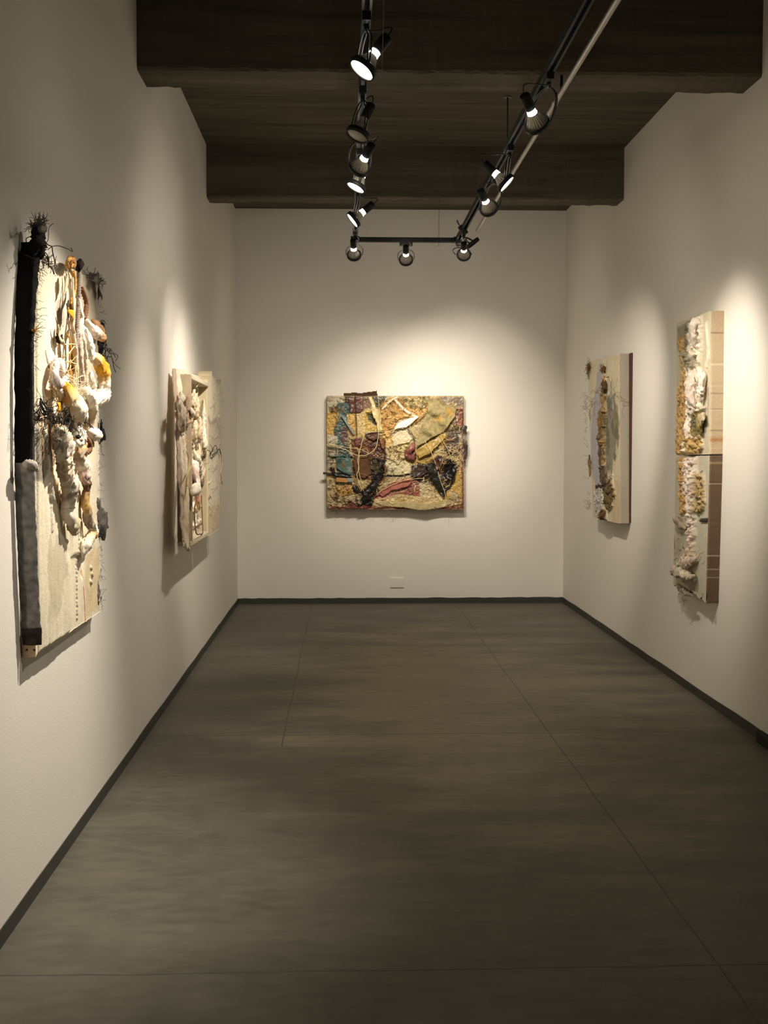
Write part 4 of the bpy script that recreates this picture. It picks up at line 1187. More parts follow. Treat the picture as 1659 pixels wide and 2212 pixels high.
A.rope('brown_rope', [(175, 622, .075), (182, 638, .08), (187, 655, .085), (186, 672, .09), (182, 690, .09)], None, .0095, M['brown_rope'])
A.lump('cream_cord', [(149, 588, .08), (152, 610, .085), (158, 640, .10), (158, 680, .11), (157, 700, .11), (160, 730, .12), (163, 770, .12), (166, 830, .12)], (.0059, .0067, .0067, .0081, .0059, .0089, .0081, .0059), [CREAM, c(206, 186, 170), CREAM], pl, amp=.3, freq=30, flat=1, seg=10)
A.lump('cream_cord', [(171, 645, .11), (174, 670, .115), (177, 690, .12), (172, 705, .12), (172, 740, .12), (176, 790, .125), (182, 840, .12)], (.0059, .0081, .0104, .0118, .0104, .0096, .0059), [WHITE, c(196, 168, 156), CREAM], pl, amp=.35, freq=30, flat=1, seg=12)
A.lump('cream_cord', [(176, 700, .11), (180, 735, .12), (184, 770, .12), (186, 800, .12), (186, 830, .12)], (.0074, .0096, .0104, .0089, .0059), [WHITE, CREAM, c(214, 170, 150)], pl, amp=.35, freq=30, flat=1, seg=12, seed=3)
A.tube('white_string', [(157, 600, .10), (159, 660, .12), (160, 690, .125), (158, 706, .125), (163, 722, .125)], None, .0035, M['cream_rope'])
A.sheet('cream_scrap', [(142, 590), (150, 586), (152, 612), (146, 634), (142, 640)], .08, pl, c(196, 184, 156), .005, (.008, 18, 0), .004, .003, seed=61)
A.sheet('dark_pocket', [(142, 655), (150, 648), (153, 672), (150, 690), (143, 682)], .075, pl, c(58, 46, 30), .005, (.008, 18, 0), .003, .003, seed=62)
A.sheet('ochre_scrap', [(147, 655), (151, 668), (157, 672), (158, 700), (151, 680)], .09, pl, OCHRE, .005, (.01, 22, .5), .003, .003, seed=63)
A.sheet('tan_scrap', [(143, 692), (152, 684), (155, 710), (148, 714)], .08, pl, c(176, 150, 128), .005, (.01, 22, .5), .004, .003, seed=64)
A.sheet('ochre_strip', [(150, 726), (158, 720), (163, 790), (162, 824), (154, 818), (154, 770)], .088, pl, c(192, 138, 44), .005, (.012, 20, .3), .004, .003, seed=65)
A.sheet('cream_scrap', [(121, 690), (126, 720), (131, 690), (140, 712), (142, 740), (132, 748), (124, 738)], .074, pl, c(200, 188, 160), .005, (.01, 20, .3), .006, .003, seed=66)
A.lump('dark_knot', [(122, 720, .08), (127, 727, .09), (131, 736, .085)], (.0059, .0163, .0074), [c(40, 26, 34)], pl, amp=.5, freq=30)
A.lump('stub', [(184, 692, .10), (190, 700, .12), (198, 710, .135), (208, 720, .14), (219, 727, .14), (226, 735, .13)], (.0104, .0192, .0200, .0178, .0148, .0037), [WHITE, c(230, 214, 200), c(200, 168, 140), TAN, TAN], pl, amp=.18, freq=22, flat=1, label='white finger-like stub with tan tip')
A.lump('brown_fold', [(198, 690, .07), (206, 702, .09), (214, 714, .09), (220, 720, .08)], (.0148, .0266, .0252, .0089), [c(168, 132, 96), TAN], pl, amp=.35, freq=18)
A.tube('twig', [(214, 700, .07), (222, 692, .08), (230, 701, .08)], None, (.002, .0035, .001), M['grey_rope'])

# white folded cloth
A.lump('white_fold', [(182, 706, .11), (188, 722, .13), (193, 745, .13), (194, 764, .12), (204, 770, .12), (210, 776, .11)], (.0074, .0192, .0222, .0163, .0148, .0059), [WHITE], pl, amp=.22, freq=14, label='white tapering fold')
A.lump('white_loop', [(198, 778, .10), (206, 774, .13), (216, 784, .15), (224, 806, .16), (226, 832, .16), (222, 850, .15), (210, 862, .14), (198, 862, .13), (190, 850, .12)],
       (.0148, .0266, .0326, .0340, .0326, .0266, .0252, .0252, .0133), [WHITE, OCHRE, c(214, 160, 60), c(220, 210, 196), WHITE, WHITE, WHITE, WHITE], pl, amp=.30, flat=.8, crease=.4, label='large looped white fold, ochre stain at its top')
A.lump('white_fold', [(196, 800, .11), (198, 820, .115), (202, 840, .11), (196, 856, .11)], (.0089, .0163, .0148, .0089), [c(222, 212, 198), CREAM], pl, amp=.3, freq=18)
A.lump('white_fold', [(122, 776, .08), (119, 795, .10), (118, 812, .11), (124, 826, .12), (134, 829, .12), (143, 820, .11), (146, 810, .10)], (.0104, .0178, .0192, .0178, .0163, .0148, .0074), [WHITE, c(210, 190, 190), WHITE], pl, amp=.25, freq=18, label='small hooked white fold')
A.lump('white_fold', [(126, 775, .08), (131, 786, .10), (132, 800, .11), (138, 806, .11)], (.0118, .0192, .0163, .0074), [WHITE], pl, amp=.25, freq=18, seed=5)
A.lump('yellow_fold', [(132, 834, .10), (143, 842, .14), (152, 858, .16), (162, 876, .17), (172, 892, .15), (176, 896, .13)], (.0133, .0326, .0370, .0370, .0252, .0074), [c(196, 140, 30), c(210, 156, 40), c(236, 222, 196), WHITE, c(236, 220, 190), c(228, 206, 190), c(222, 214, 200), c(190, 180, 170)], pl, amp=.16, freq=11, flat=.8, label='broad white fold with a yellow top and red stain')
A.lump('white_fold', [(122, 838, .09), (130, 846, .12), (139, 858, .13), (150, 884, .13)], (.0074, .0148, .0163, .0074), [WHITE, c(200, 170, 150), c(120, 90, 70)], pl, amp=.25, freq=16, seed=6)
A.sheet('yellow_scrap', [(116, 868), (128, 866), (128, 884), (118, 890)], .085, pl, c(206, 156, 40), .005, (.012, 34, 1.5), .004, .003, seed=70)
A.lump('white_fold', [(152, 904, .10), (162, 899, .13), (174, 897, .14), (186, 902, .12)], (.0089, .0192, .0222, .0104), [c(230, 190, 150), WHITE, WHITE], pl, amp=.25, freq=18, seed=7)
A.lump('white_arch', [(172, 850, .11), (182, 845, .14), (193, 852, .15), (199, 868, .15), (200, 886, .14), (197, 904, .12), (196, 920, .10)], (.0089, .0178, .0192, .0192, .0178, .0163, .0089), [WHITE, WHITE, CREAM, c(222, 200, 184)], pl, amp=.2, freq=16, flat=1, label='arched white fold')
A.lump('white_fold', [(172, 862, .12), (178, 876, .13), (178, 888, .12), (184, 872, .12), (187, 866, .12)], (.0074, .0133, .0118, .0104, .0059), [CREAM, WHITE, c(220, 180, 160)], pl, amp=.25, freq=20, flat=1, seed=8)
A.lump('tan_fold', [(188, 872, .09), (191, 892, .10), (188, 905, .10), (185, 930, .09)], (.0104, .0148, .0148, .0089), [c(190, 160, 130), c(176, 140, 80), CREAM], pl, amp=.3, freq=20, seed=9)
A.lump('white_ball', [(190, 936, .09), (198, 936, .12), (206, 939, .115), (211, 939, .10)], (.0089, .0252, .0207, .0059), [WHITE, WHITE, c(222, 206, 60)], pl, amp=.15, freq=16, flat=1, label='round white lump with a yellow tip')
# the two hanging legs of cloth
A.lump('left_tail', [(118, 915, .08), (127, 930, .11), (132, 948, .13), (136, 968, .135), (139, 990, .13), (142, 1012, .125), (147, 1035, .125), (152, 1056, .12), (151, 1078, .11), (148, 1098, .10), (152, 1118, .11), (158, 1134, .10), (163, 1146, .08)],
       (.0141, .0405, .0493, .0440, .0370, .0334, .0370, .0370, .0299, .0194, .0299, .0229, .0053),
       [c(160, 110, 60), c(214, 190, 160), WHITE, c(220, 204, 176), c(206, 190, 170), c(226, 214, 196), c(200, 182, 172), WHITE, c(226, 216, 204), c(200, 190, 150), c(226, 206, 206), c(150, 120, 122)], pl, amp=.30, freq=13, flat=.7, crease=.5, seed=11, label='long left tail of stiffened white cloth')
A.lump('cloth_pucker', [(157, 938, .11), (165, 936, .13), (172, 944, .13), (178, 950, .12)], (.0148, .0266, .0266, .0104), [WHITE, c(226, 214, 198)], pl, amp=.45, freq=20, crease=.5, seed=12)
A.lump('cloth_pucker', [(160, 950, .12), (170, 956, .135), (178, 950, .13)], (.0118, .0192, .0104), [WHITE, WHITE], pl, amp=.35, freq=20, seed=13)
A.lump('hollow_shade', [(154, 985, .145), (156, 993, .15), (153, 1003, .148)], (.0044, .0089, .0044), [c(24, 16, 16)], pl, amp=.3, freq=30)  # solid dark lumps: shade of holes in the cloth painted on
A.lump('hollow_shade', [(164, 943, .155), (169, 943, .16), (171, 941, .155)], (.0037, .0081, .0044), [c(24, 16, 16)], pl, amp=.3, freq=30)
A.lump('right_tail', [(186, 950, .08), (178, 966, .10), (172, 980, .10), (178, 1000, .10), (183, 1016, .105), (184, 1034, .11), (189, 1048, .11), (187, 1062, .10), (184, 1080, .095), (187, 1104, .10), (191, 1124, .10), (199, 1138, .10), (201, 1150, .10), (194, 1162, .095), (186, 1176, .09), (182, 1190, .085), (178, 1206, .07)],
       (.0123, .0194, .0176, .0194, .0211, .0246, .0264, .0176, .0194, .0194, .0194, .0194, .0211, .0211, .0211, .0229, .0035),
       [BROWN, c(190, 170, 150), TAN, c(206, 178, 130), c(160, 136, 114), WHITE, c(220, 190, 180), c(104, 72, 54), c(150, 120, 92), c(180, 148, 84), c(176, 158, 138), c(120, 104, 90), WHITE, c(216, 180, 130), CREAM, WHITE, WHITE], pl, amp=.34, freq=18, flat=.85, crease=.4, seed=14, label='thin right tail of knotted cloth with a white tip')
A.rope('brown_loop', [(187, 948, .11), (193, 956, .12), (195, 968, .12), (191, 976, .12), (184, 980, .11)], None, .010, M['brown_rope'])
A.rope('brown_loop', [(194, 950, .10), (199, 956, .105), (199, 965, .10)], None, .008, M['grey_rope'])
A.tube('grey_cord', [(188, 970, .12), (180, 980, .125), (174, 990, .12)], None, .006, M['grey_rope'])
# snarl of dark wire across the middle
A.tangle('wire_tangle', [(84, 872, .075), (92, 888, .085), (104, 896, .10), (120, 904, .12), (140, 910, .14), (158, 914, .15), (180, 908, .14)], .022, .025, M['black_thread'], 110, .0009, .10, .07, label='snarl of dark wire across the middle')
A.tangle('wire_tangle', [(128, 918, .14), (150, 926, .15), (168, 922, .15)], .04, .03, M['dark_wire'], 40, .0009, .10, .08)
A.tube('thorny_stem', [(88, 862, .075), (96, 876, .09), (106, 884, .10), (112, 890, .10)], None, .0034, M['dark_wood'], jit=.003)
A.tube('thorny_stem', [(87, 864, .075), (91, 880, .085), (97, 892, .09)], None, .0040, M['dark_wood'], jit=.003)
# straw ties
for pts in ([(130, 743, .09), (146, 744, .12), (162, 743, .13)], [(134, 776, .09), (147, 765, .12), (161, 748, .13)], [(137, 783, .10), (152, 782, .13), (166, 786, .13)],
            [(104, 796, .07), (112, 806, .09), (122, 818, .11), (130, 826, .12)], [(104, 824, .07), (118, 828, .10), (130, 830, .12)], [(106, 836, .07), (118, 842, .10), (122, 846, .10)],
            [(124, 798, .10), (140, 806, .13), (156, 824, .14), (168, 840, .14)], [(146, 800, .12), (152, 812, .13), (166, 818, .13)], [(163, 790, .13), (165, 820, .14), (160, 846, .14)],
            [(168, 800, .13), (168, 830, .14), (164, 850, .15)], [(156, 832, .14), (164, 842, .15), (176, 852, .14)], [(172, 852, .14), (180, 856, .15), (184, 862, .14)],
            [(126, 890, .11), (140, 888, .13), (150, 886, .15)], [(140, 902, .13), (148, 892, .15), (152, 886, .15)], [(150, 800, .12), (152, 790, .12), (153, 778, .12)]):
    A.tube('straw_tie', pts, None, .0022, M['straw'], 6, 5, .0015)
A.hairs('straw_wisps', [(150, 816, .13), (160, 836, .14), (168, 846, .14), (174, 830, .13)], M['cream_rope'], 60, .06, .0009, (.1, -.5, .1), .8, .3, label='wisps of straw')
A.hairs('straw_wisps', [(122, 842, .09), (124, 862, .09), (136, 790, .10)], M['straw'], 24, .05, .0012, (-.3, -.5, .1), .7, .3)
# ================================================================== wide relief, left wall, far: shallow wooden tray between torn canvases
pb = on_plane(0, XL, 420, 1180)
D_ = Art(0, XL, 1, math.radians(90), (XL, float(pb[1]), .80), 'off-white relief with a shallow wooden tray, farther along the left wall', 'relief_artwork')
TW = .115
# right-hand torn canvas
R_ = Field(D_, ((448, 812), (477, 823), (474, 1142), (450, 1158)), TW, .005, (.004, .11, .004, .09), 9, 31)
R_.fill(c(224, 214, 192), .16, 4, .4); R_.bumps(.010, 6, 5, .6)
R_.poly([(450, 905), (478, 900), (478, 985), (450, 985)], c(176, 166, 146), .0, wob=.06, a=.5)
R_.stroke([(450, 905), (456, 915), (466, 910), (472, 925)], .03, c(130, 122, 112), .0, wob=.03, a=.5)
R_.poly([(448, 1090), (476, 1090), (476, 1150), (448, 1160)], c(196, 170, 124), .0, wob=.06, a=.5)
R_.poly([(450, 1075), (456, 1073), (458, 1078), (450, 1080)], c(110, 94, 80), .0, a=.8)
R_.scatter(60, [(450, 830), (476, 830), (475, 1140), (450, 1150)], [c(222, 210, 184), c(190, 172, 140), c(160, 140, 112)], (4, 24), (.005, .016), (-.003, .008), ang=1.4, seed=4, a=.6)
R_.speck(c(150, 122, 84), .12, 30, seed=3)
R_.build('torn_canvas', M['pig_cloth'], .03, side=c(190, 176, 146))
# recessed inner canvas of the tray
I_ = Field(D_, ((404, 806), (452, 818), (454, 1150), (402, 1172)), .055, .005, (0, 0, 0, 0), 12, 32)
I_.fill(c(228, 219, 198), .12, 4, .3); I_.bumps(.006, 6, 5, .6)
for pts, wd, col, h in (([(420, 830), (421, 900), (420, 980)], .06, c(226, 214, 186), .012), ([(416, 850), (417, 900), (416, 960)], .05, c(96, 60, 60), -.010), ([(430, 870), (431, 900), (430, 930), (432, 970)], .05, c(170, 150, 120), .008),
                        ([(441, 860), (442, 900), (441, 960), (443, 1020)], .06, c(220, 206, 176), .014), ([(425, 920), (428, 960), (430, 1000)], .05, c(160, 132, 96), .006), ([(422, 1150), (424, 1100), (425, 1070)], .05, c(200, 186, 150), .006)):
    I_.stroke(pts, wd, col, h, feather=.02, wob=.03)
I_.poly([(436, 980), (450, 975), (450, 1060), (436, 1040)], c(192, 168, 126), .004, wob=.06, col2=c(120, 100, 74), rough=.02)
I_.poly([(420, 1062), (430, 1060), (430, 1080), (422, 1086)], c(140, 50, 40), .002, wob=.02)
I_.scatter(120, [(408, 830), (450, 830), (450, 1140), (408, 1150)], [c(222, 210, 182), c(190, 170, 136), c(150, 122, 96), c(232, 224, 204), c(120, 92, 78)], (8, 40), (.006, .02), (-.004, .016), ang=1.55, seed=2)
I_.speck(c(120, 90, 70), .14, 26, seed=5)
I_.build('inner_canvas', M['pig'], .0, side=c(190, 176, 146))
wd = mat_plain('whitewashed_wood', tuple(c(206, 192, 168)), .65, noise=.18, nscale=7, stretch=(8, 8, 1), bump=.0006)
wd2 = mat_plain('shaded_board', tuple(c(172, 156, 132)), .6, noise=.30, nscale=6, stretch=(3, 3, 1), bump=.0008)  # shade on the viewer-facing side put into this darker wood colour
def strip(name, x, y0, y1, w0, w1, thick, mat, label=None, y_w=None):
    """upright board whose face looks along the wall: depth w0..w1"""
    a = D_.at(x, y0, w1); b = D_.at(x-.4, y1, w1)
    bm = bmesh.new(); add_box(bm, (a[0], -w1, b[2]), (a[0]+thick, -w0, a[2]), .004)
    o = bm_obj(name, bm, mat, D_.root)
    if label: o['label'] = label
    return o
left_board = strip('tray_side', 412.5, 808, 1176, .035, .125, .022, wd2, 'side board of the tray, painted darker for shade')
a0 = D_.at(412.5, 808, .125); a1 = D_.at(450, 832, .12); b0 = D_.at(412, 1176, .125); b1 = D_.at(450, 1152, .12)
# top board, whose underside shows, and bottom ledge
def board(name, p, q, z0, z1, w0, w1, mat, label=None):
    bm = bmesh.new(); add_box(bm, (p, -w1, z0), (q, -w0, z1), .004)
    o = bm_obj(name, bm, mat, D_.root)
    if label: o['label'] = label
    return o
board('tray_top', a0[0]+.012, a1[0], a1[2]-.012, a1[2]+.012, .05, .125, wd, 'top board of the tray')
board('tray_bottom', b0[0]+.012, b1[0], b1[2]-.012, b1[2]+.014, .05, .125, wd, 'bottom ledge of the tray')
# leaning canvas flap on the left, its foot standing farther off the wall than its head
def flap():
    n, m = 150, 34
    V, Cc = [], []
    for i in range(n):
        t = i/(n-1)
        y = 796+(1182-796)*t
        xl = 374.5+(396-374.5)*t**1.15; xr = 395+(405-395)*t
        wl = .012+.10*t; wr = .05+.03*t
        pl_, pr_ = D_.at(xl, y, wl+.02), D_.at(xr, y+5, wr)
        for k in range(m):
            s = k/(m-1)
            p = pl_*(1-s)+pr_*s
            nn = mnoise.noise(Vector((p[0]*9, p[2]*9, 2)))*.5+mnoise.noise(Vector((p[0]*28, p[2]*28, 5)))*.35
            p[1] -= .022*nn + .02*math.sin(math.pi*s)
            if k >= m-3: p[0] += .022*mnoise.noise(Vector((p[2]*18, 1, 4)))
            if i >= n-4: p[2] += .05*mnoise.noise(Vector((p[0]*12, 3, 4)))
            p[1] = min(p[1], -.006)
            V.append(p)
            base = c(230, 218, 196)
            k1 = max(0, min(1, (mnoise.noise(Vector((p[0]*7, p[2]*7, 9)))+.05)*2.2))
            tt = t
            dk = c(200, 176, 152) if .30 < tt < .62 else c(206, 176, 130)
            q = base*(1-k1*.6)+dk*k1*.6
            if s < .10: q = c(190, 168, 150)
            if tt > .86 and s > .4: q = q*.4+c(170, 116, 46)*.6
            Cc.append(q*(1+.3*nn))
    F = [(i*m+k, i*m+k+1, (i+1)*m+k+1, (i+1)*m+k) for i in range(n-1) for k in range(m-1)]
    o = mesh_from('leaning_flap', V, F, M['pig_cloth'], D_.root, True, cols=np.clip(np.array(Cc), 0, 1))
    s = o.modifiers.new('thickness', 'SOLIDIFY'); s.thickness = .012; s.offset = 0
    o['label'] = 'canvas flap leaning off the wall at its foot'
flap()
# stretcher bar that holds everything off the wall
board('stretcher', D_.at(388, 1000, .0)[0]+.15, D_.at(470, 1000, .05)[0]-.12, D_.at(420, 1100, .0)[2], D_.at(420, 1080, .0)[2]+.04, .004, .05, wd)
board('stretcher', D_.at(388, 1000, .0)[0]+.15, D_.at(470, 1000, .05)[0]-.12, D_.at(420, 860, .0)[2], D_.at(420, 850, .0)[2]+.03, .004, .05, wd)
pl = M['pig_cloth']
A2 = D_
A2.lump('plaster_mass', [(388, 868, .09), (391, 890, .12), (393, 912, .12), (396, 925, .10), (392, 940, .09)], (.0186, .0372, .0372, .0310, .0124), [CREAM, c(208, 194, 174), c(214, 200, 180), CREAM], pl, amp=.6, flat=.5, crease=.7, label='crumpled plaster mass on the flap')
A2.lump('plaster_mass', [(390, 850, .08), (394, 862, .10), (398, 880, .10)], (.0124, .0217, .0124), [CREAM, WHITE], pl, amp=.5, freq=14)
A2.sheet('tray_patch', [(400, 855), (412, 852), (412, 888), (402, 890)], .132, pl, c(190, 160, 134), .008, (.006, 8, 0), .006, .004, seed=80)
A2.sheet('tray_patch', [(402, 890), (414, 886), (418, 896), (413, 915), (404, 920)], .135, pl, c(208, 180, 146), .008, (.010, 10, 0), .012, .004, seed=81)
A2.lump('white_nub', [(412, 884, .13), (415, 890, .15), (418, 896, .14)], (.0087, .0186, .0074), [WHITE], pl, amp=.3, freq=14)
A2.lump('white_bone', [(417, 1000, .09), (421, 1012, .12), (423, 1026, .13), (426, 1042, .14), (424, 1056, .15), (419, 1064, .15), (416, 1068, .14)], (.0186, .0310, .0248, .0211, .0273, .0310, .0124), [c(214, 196, 170), WHITE, c(206, 180, 170), WHITE, WHITE, WHITE], pl, amp=.3, freq=9, flat=.9, label='white bone-like lump hanging in the tray')
A2.lump('cavity_shade', [(417, 1024, .12), (419, 1036, .13), (419, 1050, .12)], (.0093, .0186, .0074), [c(130, 112, 104), c(90, 70, 60)], pl, amp=.4, freq=14)  # solid lump coloured dark to stand in for a cavity's shade
A2.lump('plaster_drip', [(418, 972, .08), (424, 985, .10), (429, 1000, .11), (431, 1020, .10), (434, 1045, .09)], (.0124, .0279, .0248, .0186, .0074), [CREAM, WHITE, c(210, 190, 160)], pl, amp=.5, freq=12, crease=.4, label='plaster drip')
A2.lump('plaster_drip', [(424, 1068, .09), (428, 1085, .10), (430, 1100, .09)], (.0124, .0217, .0124), [c(150, 70, 60), c(220, 200, 150), CREAM], pl, amp=.4, freq=14)
A2.lump('plaster_ridge', [(440, 862, .09), (441, 890, .10), (440, 930, .10), (442, 960, .11), (444, 985, .10)], (.0074, .0155, .0186, .0217, .0099), [CREAM, WHITE, c(206, 186, 150)], pl, amp=.5, freq=14, crease=.4, label='ragged plaster ridge')
for k, (x0, y0, y1) in enumerate(((418, 838, 900), (425, 850, 925), (431, 900, 968), (437, 1000, 1050), (445, 985, 1030), (428, 955, 1010), (421, 905, 960))):
    A2.lump('torn_strip', [(x0, y0, .075), (x0+1.5, (y0+y1)/2-8, .095), (x0-1, (y0+y1)/2+10, .09), (x0+1, y1, .07)], (.008, .020, .017, .006), [c(222, 210, 184), c(196, 176, 146), c(226, 216, 194)], pl, amp=.6, crease=.7, seed=30+k)
A2.rope('curled_cord', [(425, 1076, .12), (420, 1100, .13), (421, 1130, .13), (424, 1152, .135), (432, 1154, .13), (438, 1150, .12), (437, 1120, .10), (435, 1070, .10)], None, .0035, twine_mat('grey_brown_cord', tuple(c(120, 92, 76))))
A2.tube('twine', [(404, 975, .14), (409, 1000, .15), (404, 1030, .15), (400, 1068, .13), (396, 1095, .12)], None, .0045, M['straw'])
A2.tube('twine', [(413, 1006, .14), (406, 1024, .15), (404, 1050, .15)], None, .004, M['straw'])
A2.tube('twine', [(477, 970, .12), (480, 1000, .12), (477, 1020, .12), (480, 1045, .12)], None, .004, M['straw'])
A2.tube('twine', [(426, 822, .10), (428, 828, .11), (424, 836, .10)], None, .004, M['cream_rope'])
A2.tangle('wire_snarl', [(434, 990, .12), (444, 985, .13), (452, 984, .135), (460, 982, .135)], .08, .03, M['black_thread'], 9, .0014, .13, .09, label='snarl of dark wire')
A2.tube('dark_wire', [(454, 984, .13), (460, 970, .135), (466, 962, .135), (469, 972, .13)], None, .0022, M['black_thread'])
A2.tube('dark_wire', [(458, 984, .13), (468, 976, .135), (474, 970, .135), (477, 980, .13)], None, .004, M['dark_wire'])
A2.hairs('frayed_threads', [(476, 830, .11), (478, 900, .11), (476, 980, .11), (474, 1060, .11)], M['straw'], 50, .035, .0012, (.8, -.1, -.2), .5, .4)
A2.hairs('frayed_threads', [(396, 930, .10), (398, 1000, .10), (398, 1080, .10)], M['straw'], 30, .04, .0012, (.4, -.6, -.2), .6, .4)
# ================================================================== right wall, near: two stacked narrow panels
pb = on_plane(0, XR, 1500, 1290)
E_ = Art(0, XR, -1, math.radians(-90), (XR, float(pb[1]), .60), 'tall narrow relief of two stacked panels with ochre grit, nearest on the right wall', 'relief_artwork')
WE = .075
up = ((1461, 697), (1536, 671), (1533, 981), (1461, 984)); lowp = ((1460, 987), (1533, 984), (1524.5, 1299), (1454, 1258))
OG, WC = c(200, 164, 108), c(228, 216, 194)
def side_r(cols, lines):
    def fn(x, k):
        z = x[:, 2]; o = np.tile(np.array(cols[0]), (len(z), 1))
        n = vnoise(z, x[:, 1], 7, 91, 5, .65)
        o = np.array(cols[0])*(1-n[:, None])+np.array(cols[1])*n[:, None]
        for l, wdt, col in lines:
            m = .65*np.exp(-((z-l)/(wdt*.38))**2)[:, None]; o = o*(1-m)+np.array(col)*m
        return o
    return fn
def zpx(y): return float(E_.at(1545, y, .04)[2])
Up = Field(E_, up, WE, .0042, (.002, .002, .002, .002), 20, 41)
Up.fill(c(204, 194, 168), .12, 6, .3); Up.bumps(.004, 14, 5, .6)
gritU = Up.mask([(1466, 735), (1484, 730), (1487, 800), (1489, 870), (1485, 930), (1486, 983), (1463, 983), (1464, 930), (1466, 860), (1474, 800)], .014, .05)
Up.poly([(1462, 705), (1488, 695), (1484, 740), (1464, 760)], c(150, 142, 120), .0, wob=.02)
Up.poly([(1466, 728), (1478, 722), (1480, 745), (1468, 760)], c(184, 146, 84), .0, wob=.015, a=.8)
Up.C = Up.C*(1-gritU[..., None])+(np.array(OG)*(1+.9*(vnoise(Up.U, Up.V, 60, 42, 3)-.5))[..., None])*gritU[..., None]
cr = vnoise(Up.U, Up.V, 60, 43, 3, .55); Up.H += gritU*(.006+.034*np.clip(cr-.32, 0, 1))
dk = ss((.46-cr)*9)*gritU; Up.C = Up.C*(1-.75*dk[..., None])+c(96, 62, 28)*.75*dk[..., None]
whU = Up.mask([(1494, 690), (1518, 678), (1520, 720), (1516, 790), (1521, 830), (1516, 880), (1508, 950), (1504, 980), (1484, 982), (1488, 900), (1488, 850), (1486, 760)], .012, .02)
w2 = vnoise(Up.U, Up.V, 46, 45, 4, .6)
Up.C = Up.C*(1-whU[..., None])+np.array(WC)*(1+.25*(w2-.5))[..., None]*whU[..., None]
Up.H += whU*(.012+.05*np.clip(w2-.35, 0, 1))
dk = ss((.42-w2)*9)*whU; Up.C = Up.C*(1-.55*dk[..., None])+c(128, 118, 100)*.55*dk[..., None]
Up.poly([(1486, 700), (1496, 692), (1494, 770), (1488, 800)], c(120, 116, 98), .004, wob=.02, rough=.03, rscale=44, col2=c(190, 178, 140))
Up.poly([(1488, 765), (1514, 768), (1517, 790), (1492, 796)], c(146, 138, 118), .0, wob=.02, rough=.03, rscale=40, col2=c(210, 198, 172))
Up.poly([(1504, 888), (1526, 880), (1524, 915), (1512, 945), (1502, 930)], c(120, 108, 58), .004, wob=.02, rough=.02, col2=c(90, 86, 70))
Up.poly([(1494, 938), (1520, 944), (1523, 960), (1514, 980), (1492, 976)], c(190, 158, 100), .004, wob=.05, rough=.035, rscale=50, col2=c(150, 120, 70))
Up.stroke([(1528, 905), (1529, 870), (1530, 840)], .010, c(110, 70, 60), -.004)
Up.stroke([(1527, 700), (1531, 760), (1528, 790)], .03, c(222, 212, 190), .010, wob=.01)
Up.build('upper_panel', M['pig'], .0, sidefn=side_r((c(198, 174, 138), c(180, 164, 142)), [(zpx(720), .010, c(112, 74, 36)), (zpx(788), .012, c(226, 212, 180)), (zpx(850), .006, c(90, 62, 40)), (zpx(884), .006, c(80, 60, 44)), (zpx(886), .008, c(212, 200, 176)), (zpx(835), .008, c(214, 196, 160)), (zpx(950), .035, c(170, 96, 30)), (zpx(930), .01, c(96, 80, 62)), (zpx(968), .012, c(206, 190, 160))]))
Lo = Field(E_, lowp, WE, .0042, (.002, .002, .030, .002), 18, 46)
Lo.fill(c(196, 190, 170), .14, 6, .3); Lo.bumps(.005, 14, 5, .6)
def band(Fd, poly, col, colb, h, amp, scale, seed, wob=.02):
    m = Fd.mask(poly, .012, wob); n = vnoise(Fd.U, Fd.V, scale, seed, 3, .55)
    cc = np.array(col)*(1+.6*(vnoise(Fd.U, Fd.V, scale*1.3, seed+1, 3)-.5))[..., None]
    Fd.C = Fd.C*(1-m[..., None])+cc*m[..., None]
    Fd.H += m*(h+amp*np.clip(n-.33, 0, 1))
    d = ss((.45-n)*9)*m*.75; Fd.C = Fd.C*(1-d[..., None])+np.array(colb)*d[..., None]
band(Lo, [(1468, 988), (1486, 988), (1486, 1108), (1472, 1110), (1470, 1040)], c(198, 160, 104), c(96, 60, 26), .006, .05, 60, 47)
band(Lo, [(1504, 1020), (1522, 1024), (1526, 1085), (1518, 1110), (1504, 1110)], c(176, 150, 100), c(70, 54, 30), .006, .045, 60, 48)
band(Lo, [(1486, 988), (1508, 988), (1506, 1110), (1504, 1160), (1498, 1176), (1492, 1160), (1490, 1110), (1485, 1060)], c(222, 206, 190), c(120, 92, 76), .014, .06, 48, 49)
band(Lo, [(1494, 1176), (1504, 1172), (1502, 1200), (1490, 1215), (1476, 1228), (1458, 1230), (1470, 1212), (1484, 1196)], c(216, 198, 174), c(130, 104, 84), .014, .045, 50, 50)
Lo.poly([(1455, 1160), (1490, 1160), (1484, 1195), (1466, 1220), (1456, 1222)], c(186, 176, 156), .0, wob=.02, a=.7)
Lo.poly([(1462, 1240), (1496, 1236), (1508, 1250), (1508, 1285), (1490, 1275)], c(150, 142, 124), -.004, wob=.02, a=.9)
Lo.stroke([(1476, 1175), (1478, 1190)], .008, c(110, 84, 70), -.002)
for Fq, ar in ((Lo, [(1456, 990), (1530, 990), (1524, 1290), (1456, 1255)]), (Up, [(1463, 700), (1534, 680), (1532, 978), (1463, 980)])):
    Fq.scatter(70, ar, [c(206, 194, 170), c(150, 130, 104), c(226, 216, 196), c(112, 94, 74), c(186, 150, 100)], (3, 12), (.003, .009), (.0, .010), ang=1.5, seed=3, a=.7); Lo.stroke([(1456, 1165), (1457, 1185)], .012, c(120, 100, 88), -.002)
Lo.stroke([(1512, 1124), (1528, 1124)], .018, c(60, 54, 44), -.006, smooth=False)
